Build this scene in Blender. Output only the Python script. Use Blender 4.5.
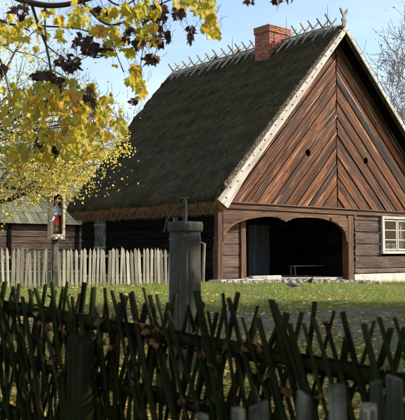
import bpy, math, random
import numpy as np
from mathutils import Vector, Matrix, noise as mnoise

random.seed(11); rng = np.random.default_rng(11)
for o in list(bpy.data.objects): bpy.data.objects.remove(o)
scene = bpy.context.scene
C = scene.collection
R = math.radians

# ------------------------------------------------------------------ camera, sky, sun, exposure
EYE = 1.42
FPX, CX, CY, HOR = 785.0, 202.5, 210.0, 251.0
PITCH = math.atan((HOR - CY) / FPX)
cam_d = bpy.data.cameras.new('camera'); cam = bpy.data.objects.new('camera', cam_d); C.objects.link(cam)
cam.location = (0, 0, EYE); cam.rotation_euler = (math.pi/2 + PITCH, 0, 0)
cam_d.sensor_fit = 'HORIZONTAL'; cam_d.sensor_width = 36; cam_d.lens = 36 * FPX / 405
cam_d.clip_start = 0.1; cam_d.clip_end = 2000
cam_d.dof.use_dof = True; cam_d.dof.focus_distance = 27; cam_d.dof.aperture_fstop = 6.3
scene.camera = cam

SUN_EL, SUN_AZ = R(27), R(4)            # azimuth measured from +X towards +Y
to_sun = Vector((math.cos(SUN_EL)*math.cos(SUN_AZ), math.cos(SUN_EL)*math.sin(SUN_AZ), math.sin(SUN_EL)))
w = bpy.data.worlds.new('World'); scene.world = w; w.use_nodes = True
nt = w.node_tree; nt.nodes.clear()
sky = nt.nodes.new('ShaderNodeTexSky'); sky.sky_type = 'NISHITA'; sky.sun_disc = False
sky.sun_elevation = SUN_EL; sky.sun_rotation = math.atan2(to_sun.x, to_sun.y)
sky.air_density = 1.1; sky.dust_density = 0.9; sky.ozone_density = 1.0; sky.altitude = 100
bg = nt.nodes.new('ShaderNodeBackground'); bg.inputs[1].default_value = 0.15
wo = nt.nodes.new('ShaderNodeOutputWorld')
# thin high veil of cloud over the whole sky
tc = nt.nodes.new('ShaderNodeTexCoord'); mp = nt.nodes.new('ShaderNodeMapping'); mp.inputs['Scale'].default_value = (1.6, 1.6, 5.0)
cn = nt.nodes.new('ShaderNodeTexNoise'); cn.inputs['Scale'].default_value = 1.7; cn.inputs['Detail'].default_value = 7; cn.inputs['Roughness'].default_value = .6
cr = nt.nodes.new('ShaderNodeValToRGB'); cr.color_ramp.elements[0].position = .42; cr.color_ramp.elements[0].color = (.06, .06, .06, 1)
cr.color_ramp.elements[1].position = .72; cr.color_ramp.elements[1].color = (.6, .6, .6, 1)
mx = nt.nodes.new('ShaderNodeMix'); mx.data_type = 'RGBA'; mx.inputs[7].default_value = (4.6, 4.8, 4.95, 1)
nt.links.new(tc.outputs['Generated'], mp.inputs[0]); nt.links.new(mp.outputs[0], cn.inputs['Vector']); nt.links.new(cn.outputs['Fac'], cr.inputs[0])
nt.links.new(cr.outputs[0], mx.inputs[0]); nt.links.new(sky.outputs[0], mx.inputs[6])
nt.links.new(mx.outputs[2], bg.inputs[0]); nt.links.new(bg.outputs[0], wo.inputs[0])
sd = bpy.data.lights.new('sun', 'SUN'); sd.energy = 5.0; sd.angle = R(0.5); sd.color = (1, 0.93, 0.82)
sun = bpy.data.objects.new('sun', sd); C.objects.link(sun)
sun.rotation_euler = (-to_sun).to_track_quat('-Z', 'Y').to_euler(); sun.location = (30, -5, 30)
vs = scene.view_settings; vs.view_transform = 'Standard'; vs.look = 'None'; vs.gamma = 1; vs.use_curve_mapping = False
vs.exposure = 0.75

# ------------------------------------------------------------------ materials
class NT:
    def __init__(s, name):
        s.m = bpy.data.materials.new(name); s.m.use_nodes = True; s.t = s.m.node_tree; s.t.nodes.clear()
        s.out = s.n('ShaderNodeOutputMaterial')
    def n(s, kind, **kw):
        nd = s.t.nodes.new(kind)
        for k, v in kw.items(): setattr(nd, k, v)
        return nd
    def l(s, a, b): s.t.links.new(a, b)
    def noise(s, vec, scale, detail=4, rough=.55):
        nd = s.n('ShaderNodeTexNoise'); nd.inputs['Scale'].default_value = scale
        nd.inputs['Detail'].default_value = detail; nd.inputs['Roughness'].default_value = rough
        if vec: s.l(vec, nd.inputs['Vector'])
        return nd.outputs['Fac']
    def ramp(s, fac, stops):
        nd = s.n('ShaderNodeValToRGB'); cr = nd.color_ramp
        while len(cr.elements) < len(stops): cr.elements.new(.5)
        for e, (p, c) in zip(cr.elements, stops): e.position = p; e.color = (*c, 1) if len(c) == 3 else c
        s.l(fac, nd.inputs[0]); return nd.outputs[0]
    def mix(s, fac, a, b, mode='MIX'):
        nd = s.n('ShaderNodeMix', data_type='RGBA', blend_type=mode)
        if isinstance(fac, (int, float)): nd.inputs[0].default_value = fac
        else: s.l(fac, nd.inputs[0])
        for q, i in ((a, 6), (b, 7)):
            if isinstance(q, tuple): nd.inputs[i].default_value = (*q, 1)
            else: s.l(q, nd.inputs[i])
        return nd.outputs[2]
    def math(s, op, a, b=0.0):
        nd = s.n('ShaderNodeMath', operation=op)
        for q, i in ((a, 0), (b, 1)):
            if isinstance(q, (int, float)): nd.inputs[i].default_value = q
            else: s.l(q, nd.inputs[i])
        return nd.outputs[0]
    def bsdf(s, col, rough=.8, bump=None, bstr=.3, bdist=.02, spec=.3, metal=0):
        p = s.n('ShaderNodeBsdfPrincipled')
        if isinstance(col, tuple): p.inputs['Base Color'].default_value = (*col, 1)
        else: s.l(col, p.inputs['Base Color'])
        p.inputs['Roughness'].default_value = rough; p.inputs['Metallic'].default_value = metal
        p.inputs['Specular IOR Level'].default_value = spec
        if bump is not None:
            b = s.n('ShaderNodeBump'); b.inputs['Strength'].default_value = bstr; b.inputs['Distance'].default_value = bdist
            s.l(bump, b.inputs['Height']); s.l(b.outputs[0], p.inputs['Normal'])
        s.l(p.outputs[0], s.out.inputs[0]); return p
    def coords(s, scale=(1, 1, 1), kind='Object', rand=True):
        tc = s.n('ShaderNodeTexCoord'); mp = s.n('ShaderNodeMapping'); mp.inputs['Scale'].default_value = scale
        v = tc.outputs[kind]
        if rand:
            oi = s.n('ShaderNodeObjectInfo'); a = s.n('ShaderNodeVectorMath', operation='ADD')
            m = s.math('MULTIPLY', oi.outputs['Random'], 61.0); s.l(v, a.inputs[0]); s.l(m, a.inputs[1]); v = a.outputs[0]
            s.rand = oi.outputs['Random']
        s.l(v, mp.inputs['Vector']); return mp.outputs[0]

def wood(name, dark, mid, light, tint=.5, grain=9, rough=.85, knots=True, bstr=.45, spec=.25, moss=None, grey=None, hue=None):
    """planks with their length along local X"""
    s = NT(name)
    v = s.coords((.55, grain, grain)); f1 = s.noise(v, 1.6, 8, .65)
    v2 = s.coords((.35, 1.6, 1.6)); f2 = s.noise(v2, 1.3, 4, .6)
    col = s.ramp(f1, [(.28, dark), (.5, mid), (.72, light)])
    oi = s.n('ShaderNodeObjectInfo')
    tone = s.ramp(oi.outputs['Random'], [(0, (1-tint,)*3), (.35, (1-.35*tint,)*3), (.6, (1+.15*tint,)*3), (1, (1+.75*tint,)*3)])
    col = s.mix(1.0, col, tone, 'MULTIPLY')
    col = s.mix(s.ramp(f2, [(.42, (0, 0, 0)), (.68, (.75,)*3)]), col, dark)
    if hue:
        h2 = s.math('FRACT', s.math('MULTIPLY', oi.outputs['Random'], 7.31))
        col = s.mix(s.ramp(h2, [(.3, (0, 0, 0)), (.95, (.5,)*3)]), col, hue)
        streak = s.noise(s.coords((.3, 16, 16)), 1.1, 5, .7)
        col = s.mix(s.ramp(streak, [(.5, (0, 0, 0)), (.62, (.85,)*3)]), col, tuple(c*.7 for c in dark))
        pale = s.noise(s.coords((.22, 7, 7)), 1.7, 4, .6)
        col = s.mix(s.ramp(pale, [(.58, (0, 0, 0)), (.72, (.75,)*3)]), col, (.60, .43, .29))
    if grey:
        vg = s.coords((.5, 2.5, 2.5)); fg = s.noise(vg, 2.1, 5, .6)
        col = s.mix(s.ramp(fg, [(.45, (0, 0, 0)), (.66, (.8,)*3)]), col, grey)
    if moss:
        vm = s.coords((1, 1, 1)); fm = s.noise(vm, 3.0, 5, .6)
        col = s.mix(s.ramp(fm, [(.42, (0, 0, 0)), (.6, (.85,)*3)]), col, moss)
    if knots:
        vk = s.coords((1.6, 4.2, 4.2)); vo = s.n('ShaderNodeTexVoronoi'); vo.inputs['Scale'].default_value = 1.35
        s.l(vk, vo.inputs['Vector'])
        col = s.mix(s.ramp(vo.outputs['Distance'], [(.05, (.9,)*3), (.2, (0, 0, 0))]), col, tuple(c*.35 for c in dark))
    s.bsdf(col, rough, f1, bstr, .012, spec); return s.m

def plain(name, base, var=.25, scale=6, rough=.85, bstr=.25, bdist=.02, spec=.3, metal=0, kind='Object'):
    s = NT(name); v = s.coords((1, 1, 1), kind); f = s.noise(v, scale, 7, .65)
    a = tuple(c*(1-var) for c in base); b = tuple(min(1, c*(1+var)) for c in base)
    s.bsdf(s.ramp(f, [(.3, a), (.7, b)]), rough, f, bstr, bdist, spec, metal); return s.m

def leaf_mat(name, cols, trans=.5, veins=True):
    s = NT(name); oi = s.n('ShaderNodeObjectInfo'); g = s.n('ShaderNodeNewGeometry')
    rnd = s.math('FRACT', s.math('ADD', oi.outputs['Random'], g.outputs['Random Per Island']))
    col = s.ramp(rnd, [(i/(len(cols)-1), c) for i, c in enumerate(cols)])
    tc = s.n('ShaderNodeTexCoord'); f = s.noise(tc.outputs['Object'], 30 if veins else 4, 3)
    col = s.mix(s.ramp(f, [(.5, (0, 0, 0)), (.75, (.55,)*3)]), col, tuple(c*.45 for c in cols[0]))
    if name == 'grass_blade':
        pn = s.noise(tc.outputs['Object'], .7, 5, .6); col = s.mix(s.ramp(pn, [(.42, (0, 0, 0)), (.62, (.8,)*3)]), col, (.30, .27, .09))
    if name == 'thatch_straw':
        pn = s.noise(tc.outputs['Object'], .9, 6, .65); p2 = s.noise(tc.outputs['Object'], 2.4, 5, .65)
        col = s.mix(s.ramp(pn, [(.46, (0, 0, 0)), (.6, (.65,)*3)]), col, (.034, .036, .010))
        col = s.mix(s.ramp(p2, [(.54, (0, 0, 0)), (.7, (.7,)*3)]), col, (.15, .12, .07))
    d = s.n('ShaderNodeBsdfDiffuse'); t = s.n('ShaderNodeBsdfTranslucent'); gl = s.n('ShaderNodeBsdfGlossy')
    gl.inputs['Roughness'].default_value = .45
    s.l(col, d.inputs[0]); s.l(col, t.inputs[0])
    m1 = s.n('ShaderNodeMixShader'); m1.inputs[0].default_value = trans
    s.l(d.outputs[0], m1.inputs[1]); s.l(t.outputs[0], m1.inputs[2])
    m2 = s.n('ShaderNodeMixShader'); m2.inputs[0].default_value = .03
    s.l(m1.outputs[0], m2.inputs[1]); s.l(gl.outputs[0], m2.inputs[2])
    s.l(m2.outputs[0], s.out.inputs[0]); return s.m

M = {}
M['gable'] = wood('gable_boards', (.012, .0045, .0025), (.105, .036, .013), (.36, .16, .068), .95, 7, grey=(.045, .027, .019), hue=(.34, .105, .025))
M['post'] = wood('post_wood', (.03, .014, .008), (.115, .055, .03), (.26, .145, .085), .3, 8, grey=(.10, .058, .036))
M['log'] = wood('log_wood', (.03, .02, .016), (.095, .058, .041), (.23, .155, .115), .45, 7, grey=(.13, .088, .064))
M['darklog'] = wood('shaded_log_wood', (.004, .0026, .0018), (.010, .0065, .0044), (.024, .015, .010), .35, 7, spec=.03)  # log wood darkened, shade of porch and side walls put into colour
M['grey'] = wood('weathered_grey_wood', (.10, .09, .075), (.22, .2, .165), (.38, .35, .29), .22, 8, knots=True)
M['barge'] = wood('pale_barge_wood', (.22, .19, .15), (.48, .44, .38), (.70, .66, .59), .1, 8, knots=False)
M['shake'] = wood('barn_roof_board', (.065, .062, .042), (.14, .135, .095), (.25, .245, .18), .5, 6, moss=(.12, .13, .06))
M['picket'] = wood('picket_wood', (.17, .15, .105), (.36, .33, .245), (.56, .525, .42), .5, 7, knots=False)
M['pump'] = wood('pump_wood', (.04, .036, .030), (.095, .089, .078), (.19, .18, .16), .1, 38, bstr=.6, spec=.08, moss=(.035, .045, .024))
M['mossy'] = wood('mossy_stick', (.005, .005, .002), (.019, .016, .007), (.055, .046, .024), .7, 28, knots=False, bstr=1.0, spec=.04, moss=(.020, .027, .006))
M['stake'] = wood('grey_stake', (.045, .04, .03), (.15, .135, .105), (.31, .285, .235), .4, 30, bstr=1.0, spec=.05, moss=(.035, .042, .022))
M['ridgewood'] = wood('ridge_stake_wood', (.14, .12, .10), (.29, .26, .22), (.45, .41, .36), .35, 8, knots=False)
M['shrinewood'] = wood('shrine_wood', (.20, .14, .08), (.40, .31, .20), (.58, .49, .36), .1, 7)
M['doorpaint'] = wood('blue_grey_door', (.03, .034, .038), (.06, .068, .075), (.10, .11, .12), .1, 8, knots=False)
M['iron'] = plain('iron', (.018, .017, .016), .4, 12, .6, .2, spec=.5)
M['white'] = wood('white_window_paint', (.30, .27, .22), (.46, .43, .36), (.58, .55, .48), .06, 10, knots=False, bstr=.2)
M['plaster'] = plain('limewashed_plinth', (.50, .45, .37), .3, 3.5, .95, .5, .03)
M['slab'] = plain('step_stone', (.42, .37, .30), .35, 5, .9, .6, .03)
M['cobble'] = plain('cobble_stone', (.27, .235, .20), .6, 5, .85, .5, .02)
M['mortar'] = plain('mortar', (.34, .30, .26), .3, 20, .95, .6, .01)
M['black'] = plain('shade_black', (.004, .003, .003), .3, 5, 1, spec=0)  # near-black that paints the darkness behind boards, vents and wall gaps
M['curtain'] = plain('curtain_cloth', (.40, .41, .42), .12, 14, .95)
M['hair'] = plain('painted_hair', (.035, .018, .012), .3, 20)
M['skin'] = plain('painted_skin', (.62, .40, .28), .1, 20)
M['bluep'] = plain('painted_pale_blue', (.42, .52, .70), .25, 14)
M['redp'] = plain('painted_red', (.42, .06, .05), .25, 14)
M['flower'] = plain('white_paper_flower', (.55, .58, .64), .1, 10)
M['bird'] = plain('pigeon_feather', (.17, .19, .25), .5, 14, .6)
M['birddark'] = plain('dark_pigeon_feather', (.05, .05, .06), .4, 14, .6)
M['birdleg'] = plain('bird_leg', (.45, .15, .12), .2, 10)
M['bark'] = wood('tree_bark', (.025, .02, .015), (.06, .048, .038), (.11, .092, .074), .2, 3, knots=False)
M['palebark'] = wood('pale_bark', (.12, .10, .09), (.24, .20, .19), (.38, .34, .33), .2, 3, knots=False)
M['leafy'] = leaf_mat('yellow_maple_leaf', [(.55, .30, .035), (.62, .44, .03), (.66, .52, .05), (.52, .48, .06), (.40, .42, .06), (.64, .46, .04)], .5)
M['leafd'] = leaf_mat('dark_leaf', [(.035, .018, .016), (.05, .026, .026), (.09, .045, .03), (.03, .018, .022)], .2)  # dark brown leaves hung among the yellow ones
M['leafs'] = leaf_mat('small_yellow_leaf', [(.66, .50, .06), (.78, .62, .10), (.70, .56, .09), (.82, .70, .20), (.56, .44, .06)], .5, False)
M['leafp'] = leaf_mat('pale_far_leaf', [(.40, .30, .18), (.50, .38, .26), (.46, .30, .23), (.40, .34, .20)], .45, False)
M['leafg'] = leaf_mat('green_leaf', [(.07, .10, .02), (.10, .12, .03), (.16, .14, .03), (.06, .09, .02)], .4, False)
M['needle'] = leaf_mat('spruce_needle', [(.05, .075, .05), (.075, .095, .065), (.04, .06, .04)], .25, False)
M['litter'] = leaf_mat('fallen_leaf', [(.50, .36, .05), (.60, .46, .10), (.38, .22, .06), (.62, .52, .18), (.28, .17, .07)], .3, False)
M['caught'] = leaf_mat('russet_leaf', [(.17, .055, .018), (.24, .095, .03), (.10, .04, .02), (.32, .17, .05)], .4)
M['grass'] = leaf_mat('grass_blade', [(.14, .24, .035), (.21, .32, .05), (.26, .34, .06), (.36, .39, .11)], .4, False)
M['straw'] = leaf_mat('thatch_straw', [(.026, .018, .008), (.075, .053, .024), (.19, .14, .07), (.05, .041, .015)], .1, False)
M['freshstraw'] = leaf_mat('pale_straw', [(.42, .35, .25), (.58, .50, .38), (.70, .62, .50), (.48, .39, .27)], .2, False)
M['eavestraw'] = leaf_mat('bounce_lit_eave_straw', [(.26, .11, .035), (.38, .18, .06), (.46, .26, .11), (.20, .085, .03)], .2, False)  # brown raised towards orange, light bounced from the ground put into colour

def m_thatch():
    s = NT('thatch'); tc = s.n('ShaderNodeTexCoord'); mp = s.n('ShaderNodeMapping'); mp.inputs['Scale'].default_value = (2, 9, 2)
    s.l(tc.outputs['Object'], mp.inputs['Vector'])
    f = s.noise(mp.outputs[0], 3.5, 9, .75); g = s.noise(tc.outputs['Object'], .8, 6, .65); h = s.noise(tc.outputs['Object'], 2.6, 6, .7)
    col = s.ramp(f, [(.3, (.013, .010, .005)), (.5, (.066, .047, .023)), (.72, (.16, .115, .06))])
    col = s.mix(s.ramp(g, [(.42, (0, 0, 0)), (.6, (.7,)*3)]), col, (.030, .030, .010))
    col = s.mix(s.ramp(h, [(.52, (0, 0, 0)), (.7, (.75,)*3)]), col, (.13, .105, .065))
    s.bsdf(col, 1.0, f, .9, .06, .02); return s.m
M['thatch'] = m_thatch()

def m_brick():
    s = NT('brick'); v = s.coords((1, 1, 1)); f = s.noise(v, 16, 6, .65)
    oi = s.n('ShaderNodeObjectInfo')
    col = s.ramp(oi.outputs['Random'], [(0, (.20, .055, .035)), (.4, (.36, .12, .07)), (.75, (.46, .18, .10)), (1, (.26, .10, .075))])
    col = s.mix(s.ramp(f, [(.45, (0, 0, 0)), (.75, (.7,)*3)]), col, (.10, .06, .05))
    s.bsdf(col, .9, f, .5, .01); return s.m
M['brick'] = m_brick()

def m_ground():
    s = NT('soil_and_moss'); tc = s.n('ShaderNodeTexCoord'); P = tc.outputs['Object']
    f = s.noise(P, .9, 8, .6); g = s.noise(P, 9, 8, .7)
    col = s.ramp(f, [(.35, (.07, .075, .022)), (.5, (.10, .115, .03)), (.68, (.15, .13, .06))])
    col = s.mix(s.ramp(g, [(.4, (0, 0, 0)), (.7, (.7,)*3)]), col, (.06, .05, .03))
    s.bsdf(col, .95, g, .6, .05, .1); return s.m
M['ground'] = m_ground()
def m_path():
    s = NT('packed_earth_path'); tc = s.n('ShaderNodeTexCoord'); P = tc.outputs['Object']
    f = s.noise(P, 1.3, 8, .6); g = s.noise(P, 22, 8, .75)
    col = s.ramp(f, [(.3, (.15, .125, .085)), (.55, (.235, .195, .135)), (.72, (.36, .31, .22))])
    col = s.mix(s.ramp(g, [(.4, (0, 0, 0)), (.72, (.6,)*3)]), col, (.11, .10, .085))
    h = s.noise(P, 3.1, 6, .65); col = s.mix(s.ramp(h, [(.48, (0, 0, 0)), (.64, (.75,)*3)]), col, (.10, .085, .05))
    s.bsdf(col, .95, g, .9, .04, .05); return s.m
M['path'] = m_path()
def m_glass():
    s = NT('window_glass'); fr = s.n('ShaderNodeFresnel'); fr.inputs[0].default_value = 1.5
    a = s.n('ShaderNodeBsdfTransparent'); b = s.n('ShaderNodeBsdfGlossy'); b.inputs['Roughness'].default_value = .03
    tc = s.n('ShaderNodeTexCoord'); f = s.noise(tc.outputs['Object'], 1.5, 0); bp = s.n('ShaderNodeBump')
    bp.inputs['Strength'].default_value = .02; bp.inputs['Distance'].default_value = .01
    s.l(f, bp.inputs['Height']); s.l(bp.outputs[0], b.inputs['Normal'])
    mx = s.n('ShaderNodeMixShader'); s.l(s.math('MULTIPLY', fr.outputs[0], .4), mx.inputs[0]); s.l(a.outputs[0], mx.inputs[1]); s.l(b.outputs[0], mx.inputs[2])
    s.l(mx.outputs[0], s.out.inputs[0]); return s.m
M['glass'] = m_glass()

# ------------------------------------------------------------------ helpers
def tag(o, label=None, cat=None, group=None, kind=None):
    if label: o['label'] = label
    if cat: o['category'] = cat
    if group: o['group'] = group
    if kind: o['kind'] = kind
    return o
def obj(name, verts, faces, mat, parent=None, matrix=None, smooth=False):
    me = bpy.data.meshes.new(name)
    if isinstance(verts, np.ndarray): verts = verts.tolist()
    if isinstance(faces, np.ndarray): faces = faces.tolist()
    me.from_pydata(verts, [], faces)
    if mat: me.materials.append(M[mat] if isinstance(mat, str) else mat)
    if smooth: me.polygons.foreach_set('use_smooth', [True]*len(me.polygons))
    me.update()
    return link(name, me, parent, matrix)
def link(name, me, parent=None, matrix=None):
    o = bpy.data.objects.new(name, me); C.objects.link(o)
    if parent: o.parent = parent
    if matrix is not None: o.matrix_local = matrix
    return o
def empty(name, loc=(0, 0, 0), rz=0, parent=None):
    e = bpy.data.objects.new(name, None); C.objects.link(e); e.location = loc; e.rotation_euler = (0, 0, rz); e.empty_display_size = .2
    if parent: e.parent = parent
    return e
class MB:
    def __init__(s): s.v = []; s.f = []
    def add(s, v, f):
        b = len(s.v); s.v += [tuple(p) for p in v]; s.f += [[i+b for i in q] for q in f]; return s
    def box(s, a, b): return s.add(*box(a, b))
    def tube(s, pts, rad, n=6, cap=True): return s.add(*tube(pts, rad, n, cap))
    def build(s, name, mat, parent=None, smooth=False, matrix=None): return obj(name, s.v, s.f, mat, parent, matrix, smooth)
def box(a, b):
    x0, y0, z0 = a; x1, y1, z1 = b
    v = [(x0,y0,z0),(x1,y0,z0),(x1,y1,z0),(x0,y1,z0),(x0,y0,z1),(x1,y0,z1),(x1,y1,z1),(x0,y1,z1)]
    return v, [(3,2,1,0),(4,5,6,7),(0,1,5,4),(1,2,6,5),(2,3,7,6),(3,0,4,7)]
def tube(pts, rad, n=6, cap=True):
    pts = [Vector(p) for p in pts]; k = len(pts); v = []; f = []
    if not hasattr(rad, '__len__'): rad = [rad]*k
    ref = None
    for i, p in enumerate(pts):
        d = (pts[min(i+1, k-1)] - pts[max(i-1, 0)]).normalized()
        if ref is None: ref = d.orthogonal().normalized()
        ref = (ref - d*ref.dot(d)); ref = ref.normalized() if ref.length > 1e-6 else d.orthogonal().normalized()
        b = d.cross(ref)
        for j in range(n):
            a = 2*math.pi*j/n; v.append(p + (ref*math.cos(a) + b*math.sin(a))*rad[i])
    for i in range(k-1):
        for j in range(n):
            f.append((i*n+j, i*n+(j+1) % n, (i+1)*n+(j+1) % n, (i+1)*n+j))
    if cap: f.append(tuple(range(n-1, -1, -1))); f.append(tuple(range((k-1)*n, k*n)))
    return v, f
def frame(p0, xdir, zdir):
    x = Vector(xdir).normalized(); z = Vector(zdir); z = (z - x*z.dot(x)).normalized(); y = z.cross(x)
    m = Matrix((x, y, z)).transposed().to_4x4(); m.translation = Vector(p0); return m
def plank(name, p0, p1, width, thick, normal, mat, parent, ch=.008, seg=3, wob=.006, centre=True):
    """board from p0 to p1 (its long axis is local X), width across, thickness along normal; chamfered, uneven edges"""
    p0 = Vector(p0); p1 = Vector(p1); L = (p1-p0).length; m = frame(p0, p1-p0, normal)
    z0 = -thick/2 if centre else 0; z1 = z0 + thick; h = width/2; ch = min(ch, h*.4, thick*.4); v = []; f = []
    for i in range(seg+1):
        x = L*i/seg; a = h + random.uniform(-wob, wob); b = h + random.uniform(-wob, wob); q = random.uniform(-wob, wob)*.4
        v += [(x,-a,z0+ch+q),(x,-a+ch,z0+q),(x,b-ch,z0+q),(x,b,z0+ch+q),(x,b,z1-ch+q),(x,b-ch,z1+q),(x,-a+ch,z1+q),(x,-a,z1-ch+q)]
    for i in range(seg):
        for j in range(8): f.append((i*8+j, i*8+(j+1) % 8, (i+1)*8+(j+1) % 8, (i+1)*8+j))
    f.append(tuple(range(7, -1, -1))); f.append(tuple(range(seg*8, seg*8+8)))
    return obj(name, v, f, mat, parent, m)
def prism(pts, z0, z1, ch=0):
    """closed outline (local xy, counter-clockwise) extruded along z"""
    n = len(pts); v = [(x, y, z0) for x, y in pts]; f = [tuple(range(n-1, -1, -1))]
    if ch:
        v += [(x, y, z1-ch) for x, y in pts]
        cx = sum(p[0] for p in pts)/n; cy = sum(p[1] for p in pts)/n; ins = []
        for i in range(n):
            a, b, c = Vector(pts[i-1]), Vector(pts[i]), Vector(pts[(i+1) % n])
            e1 = (b-a).normalized(); e2 = (c-b).normalized(); n1 = Vector((-e1.y, e1.x)); n2 = Vector((-e2.y, e2.x))
            k = n1 + n2; k = k/max(.35, k.dot(n1)); ins.append(b + k*ch)
        v += [(p.x, p.y, z1) for p in ins]
        for r in range(2):
            for i in range(n): f.append((r*n+i, r*n+(i+1) % n, (r+1)*n+(i+1) % n, (r+1)*n+i))
        f.append(tuple(range(2*n, 3*n)))
    else:
        v += [(x, y, z1) for x, y in pts]
        for i in range(n): f.append((i, (i+1) % n, n+(i+1) % n, n+i))
        f.append(tuple(range(n, 2*n)))
    return v, f
def loft(rings):
    n = len(rings[0]); v = [p for r in rings for p in r]; f = []
    for i in range(len(rings)-1):
        for j in range(n): f.append((i*n+j, i*n+(j+1) % n, (i+1)*n+(j+1) % n, (i+1)*n+j))
    f.append(tuple(range(n-1, -1, -1))); f.append(tuple(range((len(rings)-1)*n, len(rings)*n))); return v, f
def nz(x, y, z=0.0): return mnoise.noise(Vector((x, y, z)))
def at(x, y, d):
    """point at depth d (metres along the ground from the eye) seen at photograph position x, y"""
    rx, rz = (x-CX)/FPX, -(y-CY)/FPX; c, s = math.cos(PITCH), math.sin(PITCH)
    yy, zz = c - s*rz, s + c*rz; k = d/yy
    return Vector((rx*k, d, EYE + zz*k))
def ss(t): t = min(1, max(0, t)); return t*t*(3-2*t)
def gh(x, y):
    return .36*ss((y-8)/18.)*(1-.75*ss((x-1)/9.)) + .025*nz(x*.4, y*.4) + .01*nz(x*1.7, y*1.7, 4)
def leaf_cloud(pos, size, aspect=.6, tilt=None, fold=.15, seedv=0):
    """many small leaves: one rhombus of two triangles at each position"""
    r = np.random.default_rng(seedv); n = len(pos); pos = np.asarray(pos)
    a = r.normal(size=(n, 3)); a /= np.linalg.norm(a, axis=1)[:, None]
    if tilt is not None: a[:, 2] *= tilt; a /= np.linalg.norm(a, axis=1)[:, None]
    b = r.normal(size=(n, 3)); b -= a*np.sum(a*b, 1)[:, None]
    if tilt is not None: b[:, 2] *= tilt
    b /= np.linalg.norm(b, axis=1)[:, None]; c = np.cross(a, b)
    s = (size*(.6+.8*r.random(n)))[:, None]
    p0 = pos - a*s*.5; p2 = pos + a*s*.5; p1 = pos + b*s*.5*aspect + c*s*fold; p3 = pos - b*s*.5*aspect + c*s*fold
    v = np.stack([p0, p1, p2, p3], 1).reshape(-1, 3); i = np.arange(n)[:, None]*4
    f = np.concatenate([i+[0, 1, 2], i+[0, 2, 3]], 1).reshape(-1, 3); return v, f
def fast_mesh(name, v, f, mat, parent=None):
    me = bpy.data.meshes.new(name); v = np.asarray(v, dtype=np.float32); f = np.asarray(f, dtype=np.int32); k = f.shape[1]
    me.vertices.add(len(v)); me.vertices.foreach_set('co', v.ravel())
    me.loops.add(f.size); me.loops.foreach_set('vertex_index', f.ravel())
    me.polygons.add(len(f)); me.polygons.foreach_set('loop_start', np.arange(len(f), dtype=np.int32)*k)
    me.update(calc_edges=True); me.materials.append(M[mat]); me.validate(); return link(name, me, parent)
def strands(p, d, length, width, side, seedv=0):
    """thin tapering triangles from p along d"""
    p = np.asarray(p); d = np.asarray(d); n = len(p)
    w = np.asarray(side)*np.asarray(width).reshape(-1, 1)*.5
    v = np.stack([p-w, p+w, p+d*np.asarray(length).reshape(-1, 1)], 1).reshape(-1, 3)
    return v, np.arange(n*3).reshape(-1, 3)

# ------------------------------------------------------------------ ground, path
def grid_sheet(name, xs, ys, hfun, mat):
    v = [(x, y, hfun(x, y)) for y in ys for x in xs]; nx = len(xs)
    f = [(j*nx+i, j*nx+i+1, (j+1)*nx+i+1, (j+1)*nx+i) for j in range(len(ys)-1) for i in range(nx-1)]
    return obj(name, v, f, mat, None, None, True)
def spread(a, b, n, far):
    mid = list(np.linspace(a, b, n)); out = []; d = 4
    lo = []; x = a
    while x > -far: x -= d; d *= 1.5; lo.append(x)
    d = 4; hi = []; x = b
    while x < far: x += d; d *= 1.5; hi.append(x)
    return lo[::-1] + mid + hi
tag(grid_sheet('ground', spread(-14, 16, 76, 700), spread(-4, 40, 111, 900), gh, 'ground'), kind='structure')
def path_edges(x):
    far = 16.6 + .22*max(-4, min(x, 9)) + .45*nz(x*.9, 3.3) + .2*nz(x*3, 5); near = 12.2 - .30*max(-6, min(x, 6)) + .3*nz(x*.6, 8.1)
    return near, far
pv = []; pf = []; NXP, NYP = 120, 24
for i in range(NXP+1):
    x = -16 + 32*i/NXP; n_, f_ = path_edges(x)
    for j in range(NYP+1):
        y = n_ + (f_-n_)*j/NYP; pv.append((x, y, gh(x, y) + .012 - (.03 if j in (0, NYP) else 0)))
for i in range(NXP):
    for j in range(NYP): a = i*(NYP+1)+j; pf.append((a, a+NYP+1, a+NYP+2, a+1))
tag(obj('path', pv, pf, 'path', None, None, True), kind='structure')

# ------------------------------------------------------------------ the thatched house
TH = R(39.6)
P0 = (0.5136, 26.1, EYE - 1.0588)
house = empty('thatched_house', P0, TH)
tag(house, 'big timber house with dark thatched roof, chevron boarded gable and arched porch', 'house')
def H2W(u, v, z):
    return Vector((P0[0] + u*math.cos(TH) - v*math.sin(TH), P0[1] + u*math.sin(TH) + v*math.cos(TH), P0[2] + z))
UC, ZA, ZB = 5.98, 9.30, 2.62          # middle of the gable, apex of the boards, top of the tie beam
SL, SR = 1.057, .952                    # roof slopes left and right
WR = 12.5                               # right hand wall
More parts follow.
